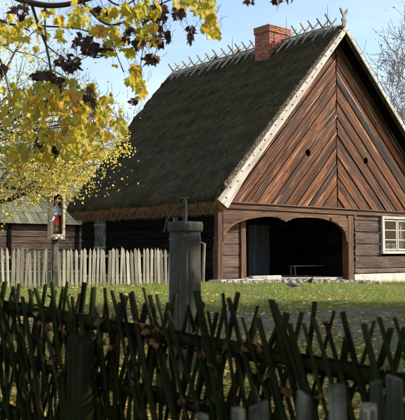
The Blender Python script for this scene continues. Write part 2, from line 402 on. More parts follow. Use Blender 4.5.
# --- gable backing, then the boards one by one
uL = UC-(ZA-ZB)/SL; uR = UC+(ZA-ZB)/SR
bv, bf = prism([(uL, ZB), (uR, ZB), (UC, ZA)], 0, .06)
obj('gable_backing', bv, bf, 'black', house, frame((0, .10, 0), (1, 0, 0), (0, -1, 0)))  # black sheet standing in for the dark seen through gaps and vents
def clip(poly, a, b, c):
    """keep the part of a polygon where a*x + b*y + c >= 0"""
    out = []
    for i in range(len(poly)):
        p, q = poly[i], poly[(i+1) % len(poly)]; dp = a*p[0]+b*p[1]+c; dq = a*q[0]+b*q[1]+c
        if dp >= 0: out.append(p)
        if dp*dq < 0: t = dp/(dp-dq); out.append((p[0]+(q[0]-p[0])*t, p[1]+(q[1]-p[1])*t))
    return out
HOLES = [(4.35, 4.68), (7.70, 4.63)]
for side, S in ((-1, SL), (1, SR)):
    ln = math.hypot(1, S); ex = (1/ln, S/ln) if side < 0 else (-1/ln, S/ln)      # up the rake
    nx = (S/ln, -1/ln) if side < 0 else (-S/ln, -1/ln)                            # into the triangle
    nbd = 0; dist = 0; total = (ZA-ZB)/ln + 0.0
    perp = abs((UC-UC)*nx[0] + (ZB-ZA)*nx[1])
    while dist < perp - .05:
        nbd = nbd + 1 if dist else 0; wd = random.uniform(.24, .38) if nbd % 2 else random.uniform(.17, .28); d0, d1 = dist, min(dist+wd, perp); dist += wd
        g = .006
        o = (UC + nx[0]*(d0+g), ZA + nx[1]*(d0+g)); q = (UC + nx[0]*(d1-g), ZA + nx[1]*(d1-g))
        jit = random.uniform(-.025, .025)
        A = (o[0]-ex[0]*14, o[1]-ex[1]*14 + jit); B = (q[0]-ex[0]*14, q[1]-ex[1]*14 - jit)
        D = (o[0]+ex[0]*4, o[1]+ex[1]*4); E_ = (q[0]+ex[0]*4, q[1]+ex[1]*4)
        poly = [A, B, E_, D] if side < 0 else [B, A, D, E_]
        poly = clip(poly, 0, 1, -(ZB + random.uniform(.0, .015)))
        poly = clip(poly, -side*-1.0 if False else (-1 if side < 0 else 1), 0, (UC-.004-random.uniform(0, .035)) if side < 0 else -(UC+.004+random.uniform(0, .035)))
        if len(poly) < 3: continue
        # local frame: X along the board
        m = frame((poly[0][0], -(.004 if nbd % 2 else .032) - random.uniform(0, .012), poly[0][1]), (ex[0], 0, ex[1]), (0, -1, 0)); mi = m.inverted()
        loc = [mi @ Vector((p[0], m.translation.y, p[1])) for p in poly]; l2 = [(p.x, p.y) for p in loc]
        area = sum(l2[i][0]*l2[(i+1) % len(l2)][1]-l2[(i+1) % len(l2)][0]*l2[i][1] for i in range(len(l2)))
        if area < 0: l2.reverse()
        if abs(area) < .01: continue
        v, f = prism(l2, -.035, .014, .007)
        obj('gable_board', v, f, 'gable', house, m)
bpy.context.view_layer.update()
for hu, hz in HOLES:
    n = 16; v, f = prism([(hu+.12*math.cos(a*2*math.pi/n), hz+.135*math.sin(a*2*math.pi/n)) for a in range(n)], -.5, .5)
    cut_ = obj('vent_cutter', v, f, None, house, frame((0, 0, 0), (1, 0, 0), (0, -1, 0))); bpy.context.view_layer.update()
    for o in [q for q in house.children if q.name.startswith('gable_board')]:
        P_ = [o.matrix_local @ Vector(c) for c in o.bound_box]; mi = o.matrix_local.inverted(); c0 = mi @ Vector((hu, o.matrix_local.translation.y, hz)); ys = [c[1] for c in o.bound_box]; xs = [c[0] for c in o.bound_box]
        if min(ys)-.14 < c0.y < max(ys)+.14 and min(xs)-.14 < c0.x < max(xs)+.14:
            md = o.modifiers.new('hole', 'BOOLEAN'); md.object = cut_; md.operation = 'DIFFERENCE'; md.solver = 'EXACT'
            dg = bpy.context.evaluated_depsgraph_get(); me = bpy.data.meshes.new_from_object(o.evaluated_get(dg)); o.modifiers.clear()
            if len(me.polygons): o.data = me
    bpy.data.objects.remove(cut_)
# --- tie beam with weather board and moulding
plank('tie_beam', (-.22, -.02, 2.58), (WR+.3, -.02, 2.52), .20, .22, (0, -1, 0), 'post', house, .02, 12, .008)
plank('drip_board', (-.28, -.10, 2.70), (WR+.4, -.10, 2.63), .05, .20, (0, -1, 0), 'log', house, .012, 12, .004)
# --- porch posts and arched fascia
def post(u0, u1, v0, v1, z0, z1, mat='post', name='porch_post'):
    return plank(name, ((u0+u1)/2, (v0+v1)/2, z0), ((u0+u1)/2, (v0+v1)/2, z1), u1-u0, v1-v0, (0, -1, 0), mat, house, .02, 6, .009)
post(-.12, .12, -.12, .08, -.02, 2.46); post(6.50, 6.84, -.12, .20, -.16, 2.42)
arch = [(.18, 1.20), (.20, 1.40), (.27, 1.59), (.37, 1.72), (.50, 1.84), (.72, 1.97), (.99, 2.06), (1.35, 2.15), (1.69, 2.20), (2.05, 2.25), (2.42, 2.265),
        (2.70, 2.25), (2.90, 2.215), (2.98, 2.15), (3.06, 2.17), (3.13, 2.11), (3.22, 2.11), (3.29, 2.17), (3.36, 2.15), (3.45, 2.215), (3.75, 2.265), (4.22, 2.29),
        (4.70, 2.285), (5.14, 2.26), (5.50, 2.20), (5.82, 2.11), (6.08, 1.98), (6.28, 1.82), (6.40, 1.65), (6.47, 1.46), (6.49, 1.20)]
pts = [(.115, 1.2)] + arch + [(6.51, 1.2), (6.51, 2.44), (.115, 2.48)]
v, f = prism(pts, 0, .09); obj('arched_fascia', v, f, 'post', house, frame((0, .02, 0), (1, 0, 0), (0, -1, 0)))
for sgn, uu in ((1, .12), (-1, 6.5)):                                   # carved brackets proud of the fascia
    bp = [(uu, 1.35), (uu+sgn*.10, 1.45), (uu+sgn*.16, 1.72), (uu+sgn*.34, 1.93), (uu+sgn*.62, 2.08), (uu+sgn*.95, 2.18), (uu+sgn*.98, 2.30), (uu, 2.32)]
    if sgn < 0: bp = bp[::-1]
    v, f = prism(bp, 0, .05, .012); obj('carved_bracket', v, f, 'post', house, frame((0, -.072, 0), (1, 0, 0), (0, -1, 0)))
# --- porch inside
PD = 3.0
for k in range(6):
    z0 = .10 + k*.40; zt = min(z0+.395, 2.52)
    for a, b in (((.2, 3.98), (5.42, 6.6)) if z0 < 2.1 else ((.2, 6.6),)):
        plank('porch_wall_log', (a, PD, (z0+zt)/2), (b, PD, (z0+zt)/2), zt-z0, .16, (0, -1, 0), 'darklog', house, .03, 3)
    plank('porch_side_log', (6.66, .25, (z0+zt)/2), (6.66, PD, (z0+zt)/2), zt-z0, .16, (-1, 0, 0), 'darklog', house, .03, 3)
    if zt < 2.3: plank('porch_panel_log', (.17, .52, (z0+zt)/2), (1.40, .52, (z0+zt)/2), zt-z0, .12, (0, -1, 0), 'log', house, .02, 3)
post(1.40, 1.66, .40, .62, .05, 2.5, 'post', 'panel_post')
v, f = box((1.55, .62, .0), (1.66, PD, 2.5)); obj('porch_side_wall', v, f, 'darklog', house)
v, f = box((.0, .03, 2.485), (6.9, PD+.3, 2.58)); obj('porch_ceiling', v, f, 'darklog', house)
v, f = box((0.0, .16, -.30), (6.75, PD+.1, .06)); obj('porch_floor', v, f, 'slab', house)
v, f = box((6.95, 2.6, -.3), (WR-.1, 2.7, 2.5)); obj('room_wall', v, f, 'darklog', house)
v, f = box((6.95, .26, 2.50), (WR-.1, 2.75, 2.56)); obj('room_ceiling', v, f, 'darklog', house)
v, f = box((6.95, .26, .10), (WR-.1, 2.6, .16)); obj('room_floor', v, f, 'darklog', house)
door = empty('porch_door', (3.95, PD-.02, .08), 0, house)
for i in range(5): plank('door_board', (.12+i*.245+.12, -.02, 0), (.12+i*.245+.12, -.02, 2.02), .238, .04, (0, -1, 0), 'doorpaint', door, .006, 2, .002)
plank('door_jamb', (.03, -.05, 0), (.03, -.05, 2.15), .14, .16, (0, -1, 0), 'darklog', door); plank('door_jamb', (1.42, -.05, 0), (1.42, -.05, 2.15), .14, .16, (0, -1, 0), 'darklog', door)
plank('door_lintel', (-.05, -.06, 2.11), (1.5, -.06, 2.11), .16, .17, (0, -1, 0), 'darklog', door)
mb = MB().tube([(.32, -.05, 1.02), (.32, -.10, 1.02), (.44, -.10, 1.0)], .012, 6); mb.build('door_handle', 'iron', door)
# --- log wall on the right
LZ = [.18, .37, .86, 1.33, 1.80, 2.26, 2.46]
WU0, WU1, WZ0, WZ1 = 8.58, 10.66, .95, 2.47
for k in range(6):
    a, b = LZ[k], LZ[k+1]; segs = [(6.95, WR)]
    if b > WZ0+.05: segs = [(6.95, WU0), (WU1, WR)]
    for s0, s1 in segs:
        plank('wall_log', (s0, .06, (a+b)/2), (s1, .06, (a+b)/2), b-a-.012, .20 + random.uniform(-.015, .02), (0, -1, 0), 'log', house, .025, 5, .008)
    for q in range(2):
        z = a + (b-a)*(.25 + .5*q); plank('log_end', (6.93, -.13-.05*random.random(), z), (6.93, .3, z), .13, (b-a)*.36, (0, 0, 1), 'log', house, .012, 1)
v, f = box((0, .20, .1), (.1, .3, 2.5)); 
bk = MB().box((6.9, .17, .1), (WU0-.02, .23, 2.5)).box((WU1+.02, .17, .1), (WR, .23, 2.5)).box((WU0-.02, .17, .1), (WU1+.02, .23, WZ0)); bk.build('wall_lining', 'black', house)
# uneven limewashed plinth
pl = []; n = 40
for i in range(n+1):
    u = 6.88 + (WR-6.88)*i/n; o_ = .03*nz(u*2, 1); pl.append([(u, -.10+o_, -.5), (u, -.12+o_+.02*nz(u*3, 5), -.08), (u, -.10+.02*nz(u*4, 9), .15+.015*nz(u*2.5, 4)), (u, .2, .175)])
v = [p for r in pl for p in r]; f = [(i*4+j, (i+1)*4+j, (i+1)*4+j+1, i*4+j+1) for i in range(n) for j in range(3)]; f.append((0, 1, 2, 3))
obj('plinth', v, f, 'plaster', house)
# --- window
win = empty('window', (WU0, -.06, WZ0), 0, house)
WW, WH = WU1-WU0, WZ1-WZ0
for x in (.07, WW-.07): plank('casing', (x, -.03, 0), (x, -.03, WH), .14, .10, (0, -1, 0), 'white', win, .012, 2, .003)
plank('casing', (.14, -.03, WH-.06), (WW-.14, -.03, WH-.06), .12, .09, (0, -1, 0), 'white', win, .012, 2, .003)
plank('sill', (-.03, -.05, .05), (WW+.03, -.05, .05), .11, .15, (0, -1, 0), 'white', win, .012, 2, .003)
for c, (x0, x1) in enumerate(((.16, WW/2-.015), (WW/2+.015, WW-.16))):
    z0, z1 = .13, WH-.14
    for x in (x0+.04, x1-.04): plank('sash_stile', (x, .0, z0), (x, .0, z1), .075, .05, (0, -1, 0), 'white', win, .008, 1, .001)
    for k in range(4):
        z = z0+.035 + (z1-z0-.07)*k/3; plank('sash_bar', (x0+.075, .0, z), (x1-.075, .0, z), .07 if k in (0, 3) else .045, .045, (0, -1, 0), 'white', win, .006, 1, .001)
    for k in range(3):
        za = z0+.06+(z1-z0-.07)*k/3; zb = za+(z1-z0-.07)/3-.045
        obj('pane', [(x0+.07, .004, za-.01), (x1-.07, .004+random.uniform(-.004, .004), za-.01), (x1-.07, .004, zb+.01), (x0+.07, .004+random.uniform(-.004, .004), zb+.01)], [(0, 1, 2, 3)], 'glass', win)
cv = []; cn = 40
for i in range(cn+1):
    x = .18+(WW-.36)*i/cn; y = .30+.03*math.sin(i*1.9); top = .42 if .18 < (i/cn) < .82 else 1.3
    cv += [(x, y, .12), (x, y+.01, top)]
obj('curtain', cv, [(2*i, 2*i+2, 2*i+3, 2*i+1) for i in range(cn)], 'curtain', win)
# --- long left wall, back wall, right wall
for k in range(7):
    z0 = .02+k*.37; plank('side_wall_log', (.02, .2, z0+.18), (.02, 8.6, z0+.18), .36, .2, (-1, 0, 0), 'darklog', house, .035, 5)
for z0 in (0, 1.3):
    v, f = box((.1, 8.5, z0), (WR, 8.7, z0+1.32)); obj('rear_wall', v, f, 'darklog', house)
v, f = box((WR-.1, .2, -.5), (WR+.1, 8.6, 2.6)); obj('right_wall', v, f, 'darklog', house)
shut = empty('side_shutter', (-.10, 6.7, 1.0), 0, house)
for i in range(4): plank('shutter_board', (0, .1+i*.21, 0), (0, .1+i*.21, 1.32), .2, .035, (-1, 0, 0), 'stake', shut, .006, 1, .002)
for z in (.2, 1.1): plank('shutter_batten', (-.03, .0, z), (-.03, .84, z), .09, .03, (-1, 0, 0), 'grey', shut, .005, 1, .002)
# --- thatch: a cross-section swept from gable to gable
TT = .34
def slope_pt(side, d):
    """point on the top of the thatch, d metres down the slope from the ridge"""
    S = SL if side < 0 else SR; ln = math.hypot(1, S); return UC + side*d/ln, 9.72 - S*d/ln
LEN_L = 9.55; LEN_R = 9.1
prof_o = []; prof_i = []
NL = 46
for i in range(NL+1):
    d = LEN_L*(1-i/NL); u, z = slope_pt(-1, d); prof_o.append((u, z, d, -1))
for i in range(1, 27): d = LEN_R*i/26; u, z = slope_pt(1, d); prof_o.append((u, z, d, 1))
for (u, z, d, s_) in prof_o:
    S = SL if s_ < 0 else SR; ln = math.hypot(1, S); t = TT
    if d > 8.0 and s_ < 0: t = TT*(1.0+.55*(d-8.0))
    prof_i.append((u - s_*S/ln*t*(1 if d > .3 else d/.3), z - t/ln - (0 if d > .3 else t*.45*(1-d/.3))))
NV = 64; tv = []; tf = []; npf = len(prof_o)
def vend(z): return 9.1 + 1.35*ss((z-2.8)/6.9)
def thatch_off(u, v, z, d):
    course = .045*((d*1.1 + .12*nz(u*.6, v*.6)) % 1.0)
    return +.07*nz(u*.7, v*.7, z*.7) + .05*nz(u*2.3+5, v*2.3, z*2.3) + .018*nz(u*6, v*9, z*6) + course - .07*ss((v-6)/4)*max(0, 1-d/3)
for j in range(NV+1):
    for i, (u, z, d, s_) in enumerate(prof_o):
        S = SL if s_ < 0 else SR; ln = math.hypot(1, S); v0 = -.42; v = v0 + (vend(z)-v0)*j/NV
        n_ = thatch_off(u, v, z, d); sag = -.10*math.sin(math.pi*j/NV)*(1-abs(d-4)/6 if d < 9 else 0)*.6
        nu, nz_ = s_*S/ln, 1/ln
        if d < .25: nu *= d/.25
        if i == 0: n_ -= .10
        tv.append((u+nu*(n_+sag), v, z+nz_*(n_+sag)))
for j in range(NV+1):
    for i, (u, z) in enumerate(prof_i):
        zz = prof_o[i][1]; v = -.42 + (vend(zz)+.42)*j/NV - (.05 if j == NV else 0)
        tv.append((u + .02*nz(u*3, v*3), v, z + .03*nz(u*2+3, v*4)))
NO = npf*(NV+1)
for j in range(NV):
    for i in range(npf-1):
        a = j*npf+i; tf.append((a, a+1, a+npf+1, a+npf)); b = NO+a; tf.append((b, b+npf, b+npf+1, b+1))
    for i in (0, npf-1):
        a = j*npf+i; tf.append((a, a+npf, NO+a+npf, NO+a) if i == 0 else (a, NO+a, NO+a+npf, a+npf))
for j in (0, NV):
    for i in range(npf-1):
        a = j*npf+i; q = (a, NO+a, NO+a+1, a+1); tf.append(q if j == 0 else q[::-1])
roof = obj('thatch_roof', tv, tf, 'thatch', house, None, True)
tarr = np.array(tv[:NO]).reshape(NV+1, npf, 3)
# loose straw all over the visible slope
def slope_samples(n, i0, i1, r):
    a = i0 + r.random(n)*(i1-i0-1e-3); b = r.random(n)*(NV-1e-3); ia = a.astype(int); ib = b.astype(int); fa = (a-ia)[:, None]; fb = (b-ib)[:, None]
    p = (tarr[ib, ia]*(1-fa)+tarr[ib, ia+1]*fa)*(1-fb) + (tarr[ib+1, ia]*(1-fa)+tarr[ib+1, ia+1]*fa)*fb
    return p
lnL = math.hypot(1, SL); DOWN = np.array([-1/lnL, 0, -SL/lnL]); NORM = np.array([-SL/lnL, 0, 1/lnL])
n = 52000; p = slope_samples(n, 1, NL-1, rng)
d = DOWN + NORM*rng.uniform(-.02, .16, n)[:, None] + np.array([0, 1, 0])*rng.normal(0, .26, n)[:, None]
v, f = strands(p + NORM*.004, d, rng.uniform(.10, .34, n), rng.uniform(.007, .018, n), np.array([0, 1, 0]))
tag(fast_mesh('thatch_straw', v, f, 'straw', roof), kind='stuff')
# cut ends hanging under the eave, orange-brown to paint light bounced off the ground
n = 20000; b = rng.random(n)*NV; ib = np.minimum(b.astype(int), NV-1); q = tarr[ib, 0]; t = rng.random(n)[:, None]
inn = np.array(tv[NO:]).reshape(NV+1, npf, 3)[ib, 0]; p = q*(1-t)+inn*t; p[:, 1] += rng.uniform(-.08, .08, n)
p += (-DOWN)*.10
d = DOWN*.6 + np.array([.25, 0, -.75]) + rng.normal(0, .16, (n, 3)); v, f = strands(p, d, rng.uniform(.07, .20, n), rng.uniform(.01, .022, n), np.array([0, 1, 0]))
tag(fast_mesh('eave_straw', v, f, 'eavestraw', roof), kind='stuff')
# pale straw ends along the left verge
n = 9000; dd = 8.9*np.sqrt(rng.random(n)); thick = .06 + .09*(dd/8.9)
u = UC - dd/lnL; z = 9.72 - SL*dd/lnL; off = -rng.random(n)*thick*1.35 + .03
p = np.stack([u, np.full(n, -.40), z], 1) + NORM*off[:, None]; p[:, 1] -= rng.uniform(0, .10, n)
d = np.array([0, -.75, 0]) + DOWN*.45 + rng.normal(0, .3, (n, 3)); sd_ = np.tile(NORM*.8+DOWN*.5, (n, 1))
v, f = strands(p, d, rng.uniform(.05, .15, n), rng.uniform(.012, .03, n), sd_)
tag(fast_mesh('verge_straw', v, f, 'freshstraw', roof), kind='stuff')
# --- barge boards with pegs
def barge(side):
    S = SL if side < 0 else SR; ln = math.hypot(1, S); L = 9.5 if side < 0 else 8.9
    w0, w1 = (.20, .40) if side < 0 else (.15, .17); off = .07 if side < 0 else .05
    top = (UC, 9.72); n_ = 6
    out = []; inn = []
    for i in range(n_+1):
        t = i/n_; d = L*t; a = off + (.06*t if side < 0 else 0); w_ = w0+(w1-w0)*t
        cxu = UC + side*d/ln; cz = 9.72 - S*d/ln; nxu, nzz = -side*S/ln, -1/ln
        if i == 0: out.append((UC, 9.72 - a*ln)); inn.append((UC, 9.72 - (a+w_)*ln))
        else: out.append((cxu+nxu*a, cz+nzz*a)); inn.append((cxu+nxu*(a+w_)+side*.05*(i == n_)*-3, cz+nzz*(a+w_)))
    m = frame((UC, -.50, 9.72), (side/ln, 0, -S/ln), (0, -1, 0)); mi = m.inverted()
    poly = [(q.x, q.y) for q in (mi @ Vector((x, -.5, z)) for x, z in out + inn[::-1])]
    ar = sum(poly[i][0]*poly[(i+1) % len(poly)][1]-poly[(i+1) % len(poly)][0]*poly[i][1] for i in range(len(poly)))
    if ar < 0: poly = poly[::-1]
    v, f = prism(poly, -.04, .02, .006); b = obj('barge_board', v, f, 'barge', house, m)
    sy = 1 if (mi @ Vector((UC, -.5, 0))).y > 0 else -1
    pegv, pegf = box((-.010, -.03, 0), (.010, .03, .03)); pm = bpy.data.meshes.new('peg'); pm.from_pydata(pegv, [], pegf); pm.materials.append(M['ridgewood'])
    for k in range(24):
        t = (k+.7)/24.5; a = off + (.06*t if side < 0 else 0) + (.3+.25*(k % 2))*(w0+(w1-w0)*t)
        link('peg', pm, b, Matrix.Translation((L*t, sy*a, .012)) @ Matrix.Rotation(random.uniform(-.5, .5), 4, 'Z'))
    # soffit under the overhang
    so = MB(); 
    for i in range(1):
        d0, d1 = .25, L-.2
        pa = []
        for d in (d0, d1):
            cu = UC + side*d/ln - (-side*-S/ln)*0; cz = 9.72 - S*d/ln; k = TT+.04
            pa.append((cu-side*S/ln*k, cz-k/ln))
        so.add([(pa[0][0], -.47, pa[0][1]), (pa[1][0], -.47, pa[1][1]), (pa[1][0], .12, pa[1][1]), (pa[0][0], .12, pa[0][1])], [(0, 1, 2, 3)])
    so.build('soffit', 'darklog', house)
barge(-1); barge(1)
# --- carved finial on the apex
fin = [(-.10, 0), (.10, 0), (.09, .16), (.13, .22), (.12, .30), (.07, .30), (.07, .40), (.12, .47), (.20, .55), (.24, .68), (.20, .73), (.12, .66), (.06, .56), (.0, .50),
       (-.06, .56), (-.12, .66), (-.19, .70), (-.23, .64), (-.18, .53), (-.10, .46), (-.06, .40), (-.07, .30), (-.13, .31), (-.14, .22), (-.08, .16)]
v, f = prism(fin, 0, .05, .006); obj('ridge_finial', v, f, 'grey', house, frame((UC-.05, -.46, 9.60), (1, 0, 0), (0, -1, 0)))
# --- crossed ridge stakes
def ridge_z(v): return float(tarr[min(NV, max(0, int((v+.42)/(vend(9.7)+.42)*NV))), NL, 2])
stk = [bpy.data.meshes.new('ridge_stake') for _ in range(3)]
for s_ in stk:
    pts_ = [(x, .012*random.uniform(-1, 1), .015*random.uniform(-1, 1)) for x in (-.5, 0, .45, .95)]
    v, f = tube(pts_, [.034, .042, .044, .036], 6); s_.from_pydata([tuple(q) for q in v], [], f); s_.materials.append(M['ridgewood'])
vv = .15
while vv < 10.3:
    if not (2.8 < vv < 3.85):
        rz = ridge_z(vv)
        for side in (-1, 1):
            S = SL if side < 0 else SR; ln = math.hypot(1, S); ang = random.uniform(-.08, .08)
            xd = (side/ln, ang, -S/ln); m = frame((UC + side*.03, vv + (.03 if side > 0 else -.03) + random.uniform(-.04, .04), rz+.10), xd, (side*S, 0, 1))
            sc = random.uniform(.8, 1.12); link('ridge_stake', random.choice(stk), house, m @ Matrix.Scale(sc, 4))
    vv += random.uniform(.42, .58)
plank('ridge_pole', (UC-.17, .1, 9.74), (UC-.17, 2.75, 9.72), .06, .05, (-1, 0, 1), 'ridgewood', house, .01, 4, .01)
plank('ridge_pole', (UC-.17, 3.9, 9.72), (UC-.17, 9.9, 9.68), .06, .05, (-1, 0, 1), 'ridgewood', house, .01, 6, .012)
n = 4200; vr = rng.uniform(-.3, 10.2, n); sdn = rng.uniform(-1, 1, n)
p = np.stack([UC + sdn*.30, vr, 9.80 - np.abs(sdn)*.30 - .07*np.clip((vr-6)/4, 0, 1)], 1)
d = np.stack([np.where(sdn < 0, -.6, .6) + rng.normal(0, .25, n), rng.normal(0, .35, n), rng.normal(-.45, .2, n)], 1)
v, f = strands(p, d, rng.uniform(.12, .35, n), rng.uniform(.012, .03, n), np.array([0, 1, 0]))
tag(fast_mesh('ridge_straw', v, f, 'freshstraw', roof), kind='stuff')
for vr_, top in ((.38, 10.65), (2.62, 10.72), (5.95, 10.6)):
    MB().tube([(UC, vr_, 9.55), (UC, vr_, top-.5), (UC+.01, vr_, top)], [.016, .012, .006], 6).build('lightning_rod', 'iron', house)
# --- chimney, brick by brick
ch = empty('chimney', (5.30, 2.92, 8.2), 0, house)
CU, CV, CH_ = 1.22, .86, 2.12
MB().box((.012, .012, 0), (CU-.012, CV-.012, CH_-.01)).build('mortar_core', 'mortar', ch)
bmesh_ = {}
def brick(L, dep, hgt):
    k = (round(L, 3), round(dep, 3))
    if k not in bmesh_:
        v, f = prism([(0, 0), (L, 0), (L, dep), (0, dep)], 0, hgt, .006); me = bpy.data.meshes.new('brick'); me.from_pydata(v, [], f); me.materials.append(M['brick']); bmesh_[k] = me
    return bmesh_[k]
hz_ = .075; row = 0; z = 0
while z + hz_ < CH_ + .01:
    ex_ = .035 if z > CH_-.26 else 0
    for face in (0, 1):            # front (-v) and left (-u)
        Lf = (CU if face == 0 else CV) + 2*ex_; nb = 5 if face == 0 else 3; bl = Lf/nb
        x = -ex_ - (bl*.5 if (row+face) % 2 else 0)
        while x < Lf - ex_ - .02:
            a, b = max(x, -ex_), min(x+bl, Lf-ex_); x += bl
            if b-a < .04: continue
            me = brick(b-a-.014, .10, hz_-.012); jt = random.uniform(-.006, .006)
            if face == 0: m = Matrix.Translation((a+.007, -.006-ex_+jt, z))
            else: m = Matrix.Translation((.094-ex_+jt, a+.007, z)) @ Matrix.Rotation(math.pi/2, 4, 'Z')
            link('brick', me, ch, m)
    z += hz_; row += 1
MB().box((-.05, -.05, CH_-.01), (CU+.05, CV+.05, CH_+.035)).build('chimney_cap', 'mortar', ch)
# --- bench, doorstep, cobbles
bench = empty('porch_bench', tuple(H2W(4.85, 1.35, .06)), TH); tag(bench, 'plain plank bench standing in the dark porch', 'bench')
plank('seat', (0, 0, .42), (1.95, 0, .42), .30, .05, (0, 0, 1), 'log', bench, .008, 3, .006)
for x in (.12, 1.8):
    for y in (-.1, .1): plank('leg', (x, y*1.3, 0), (x, y, .40), .06, .05, (0, -1, 0), 'log', bench, .006, 1, .003)
st = []; 
for i in range(13):
    a = i/12; st.append((-.30+2.75*a, -.52+.06*nz(a*5, 2)))
outline = st + [(2.5, .14), (-.3, .14)]
v, f = prism(outline, -.35, .11, .03); obj('door_step', v, f, 'slab', house)
outline = [(1.55, -.02), (2.1, -.16), (2.85, -.12), (2.95, .14), (1.5, .14)]
v, f = prism([(x, y-.02) for x, y in outline], .10, .20, .03); obj('door_step', v, f, 'slab', house)
cb = MB()
for i in range(380):
    u = random.uniform(-.3, 7.2); vv_ = random.uniform(-1.15, .15) if u > 2.4 else random.uniform(-1.1, -.50)
    if vv_ < -.75 and random.random() < .5: continue
    r_ = random.uniform(.05, .13); wpt = H2W(u, vv_, 0); zg = gh(wpt.x, wpt.y) - P0[2]; a0 = random.random()*6
    rings = [[(u+math.cos(a0+k*math.pi/4)*r_*q*1.2, vv_+math.sin(a0+k*math.pi/4)*r_*q, zg+h*(1+.35*math.sin(k*2.3+u*9))) for k in range(8)] for q, h in ((1, -.03), (.95, r_*.4), (.6, r_*.72), (.2, r_*.8))]
    cb.add(*loft(rings))
co = cb.build('cobble_strip', 'cobble', None, False); co.location = P0; co.rotation_euler = (0, 0, TH)
tag(co, 'rough fieldstone cobbles in front of the porch', 'cobbles', kind='stuff')

# ------------------------------------------------------------------ picket fence
pk = empty('picket_fence', (-3, 24, .3)); tag(pk, 'pale weathered picket fence running up to the porch corner', 'fence')
A = Vector((.02, 25.35, 0)); B = Vector((-8.0, 21.5, 0)); Lp = (B-A).length; dirp = (B-A)/Lp; nrm = Vector((-dirp.y, dirp.x, 0)); nrm = nrm if nrm.y < 0 else -nrm
base = Vector((-3, 24, .3))
def picket_mesh(w_, h, top):
    prof = [(-w_/2, 0), (w_/2, 0), (w_/2*.95, h-top), (0.01, h), (-w_/2*.95, h-top)]; return prism(prof, -.014, .014, .006)
pmeshes = []
for k in range(12):
    v, f = picket_mesh(random.uniform(.066, .108), random.uniform(1.08, 1.21), random.uniform(.05, .15))
    me = bpy.data.meshes.new('picket'); me.from_pydata([(y, x, z) for x, y, z in v], [], [q[::-1] for q in f]); me.materials.append(M['picket']); pmeshes.append(me)
s = .30; kk = 0
while s < Lp:
    p = A + dirp*s; z = gh(p.x, p.y)+.02
    m = frame(Vector((p.x, p.y, z)) - base + nrm*.05, (random.uniform(-.045, .045), random.uniform(-.02, .02), 1), nrm) ; link('picket', random.choice(pmeshes), pk, m)
    s += random.uniform(.112, .140)
for h in (.32, .92):
    a = A + dirp*.2; b = B; plank('rail', Vector((a.x, a.y, gh(a.x, a.y)+h))-base, Vector((b.x, b.y, gh(b.x, b.y)+h))-base, .09, .05, nrm, 'picket', pk, .008, 8, .006)
for s in (.9, 3.1, 5.3, 7.5):
    p = A + dirp*s - nrm*.09; plank('fence_post', Vector((p.x, p.y, gh(p.x, p.y)-.1))-base, Vector((p.x, p.y, gh(p.x, p.y)+1.08))-base, .11, .11, nrm, 'picket', pk, .01, 3, .005)
for s, ln_, h in ((.02, .05, 1.36), (.24, -.03, 1.28)):                       # two tall end stakes tied with a withe
    p = A + dirp*s; z0 = gh(p.x, p.y)-.05; q = Vector((p.x, p.y, z0))-base + nrm*.03
    MB().tube([q, q+Vector((ln_*.4, 0, h*.5)), q+Vector((ln_, 0, h))], [.05, .048, .042], 8).build('end_stake', 'picket', pk)
pp = A + dirp*.13; q = Vector((pp.x, pp.y, gh(pp.x, pp.y)+1.24))-base
MB().tube([q+Vector((.16*math.cos(a), -.06*math.sin(a)-.02, .10*math.sin(a)+.0)) for a in np.linspace(-.5, math.pi+.5, 14)], .018, 6).build('withe_loop', 'ridgewood', pk)

# ------------------------------------------------------------------ wayside shrine and its carved figure
sx, sy_ = -4.30, 23.1
sz = gh(sx, sy_)
shr = empty('wayside_shrine', (sx, sy_, sz), R(30)); tag(shr, 'hollowed log shrine with an arched niche on a post behind the picket fence', 'shrine')
plank('post', (0, .12, -.1), (0, .12, 1.55), .17, .17, (0, -1, 0), 'stake', shr, .02, 4, .008)
def archloop(w_, z0, z1, n=12, wob=0):
    r_ = w_/2; pts_ = [(-r_, z0), (r_, z0)]
    return pts_ + [(r_*math.cos(a)*(1+wob*nz(a*2, 3)), z1-r_*1.15+r_*1.15*math.sin(a)*(1+wob*nz(a*2, 7))) for a in np.linspace(0, math.pi, n)]
outl = archloop(.44, 1.42, 2.98, 14, .12); inl = archloop(.29, 1.58, 2.76, 14)
n = len(outl); v = []; f = []
for lp, y in ((outl, -.13), (inl, -.15), (inl, .12), (outl, .15)): v += [(x, y + .02*nz(x*9, z*9), z) for x, z in lp]
for a, b in ((0, 1), (1, 2)):
    for i in range(n): f.append((a*n+i, a*n+(i+1) % n, b*n+(i+1) % n, b*n+i))
for i in range(n): f.append((3*n+i, 3*n+(i+1) % n, (i+1) % n, i))
f.append(tuple(range(2*n, 3*n))); f.append(tuple(range(4*n-1, 3*n-1, -1)))
obj('log_housing', v, f, 'shrinewood', shr)
v, f = prism(archloop(.29, 1.61, 2.73, 12), 0, .012); obj('niche_back', v, f, 'hair', shr, frame((0, .115, 0), (1, 0, 0), (0, -1, 0)))
for cx_, cz_ in ((-.20, 1.98), (-.16, 2.04), (.0, 1.50), (.07, 1.46), (-.05, 1.44), (.21, 2.38), (-.21, 2.02)):
    for k in range(1):
        c = Vector((cx_+random.uniform(-.03, .03), -.19+random.uniform(-.02, .02), cz_+random.uniform(-.03, .03)))
        MB().add(*loft([[c+Vector((math.cos(a)*.045*q, -.03*h, math.sin(a)*.045*q)) for a in np.linspace(0, 2*math.pi, 7)[:-1]] for q, h in ((.4, -1), (1, 0), (.5, .8))])).build('paper_flower', 'flower', shr)
fig = empty('carved_figure', (sx, sy_+.0, sz+1.62), R(30)); tag(fig, 'small painted carved figure in red skirt and pale blue top inside the shrine niche', 'figure')
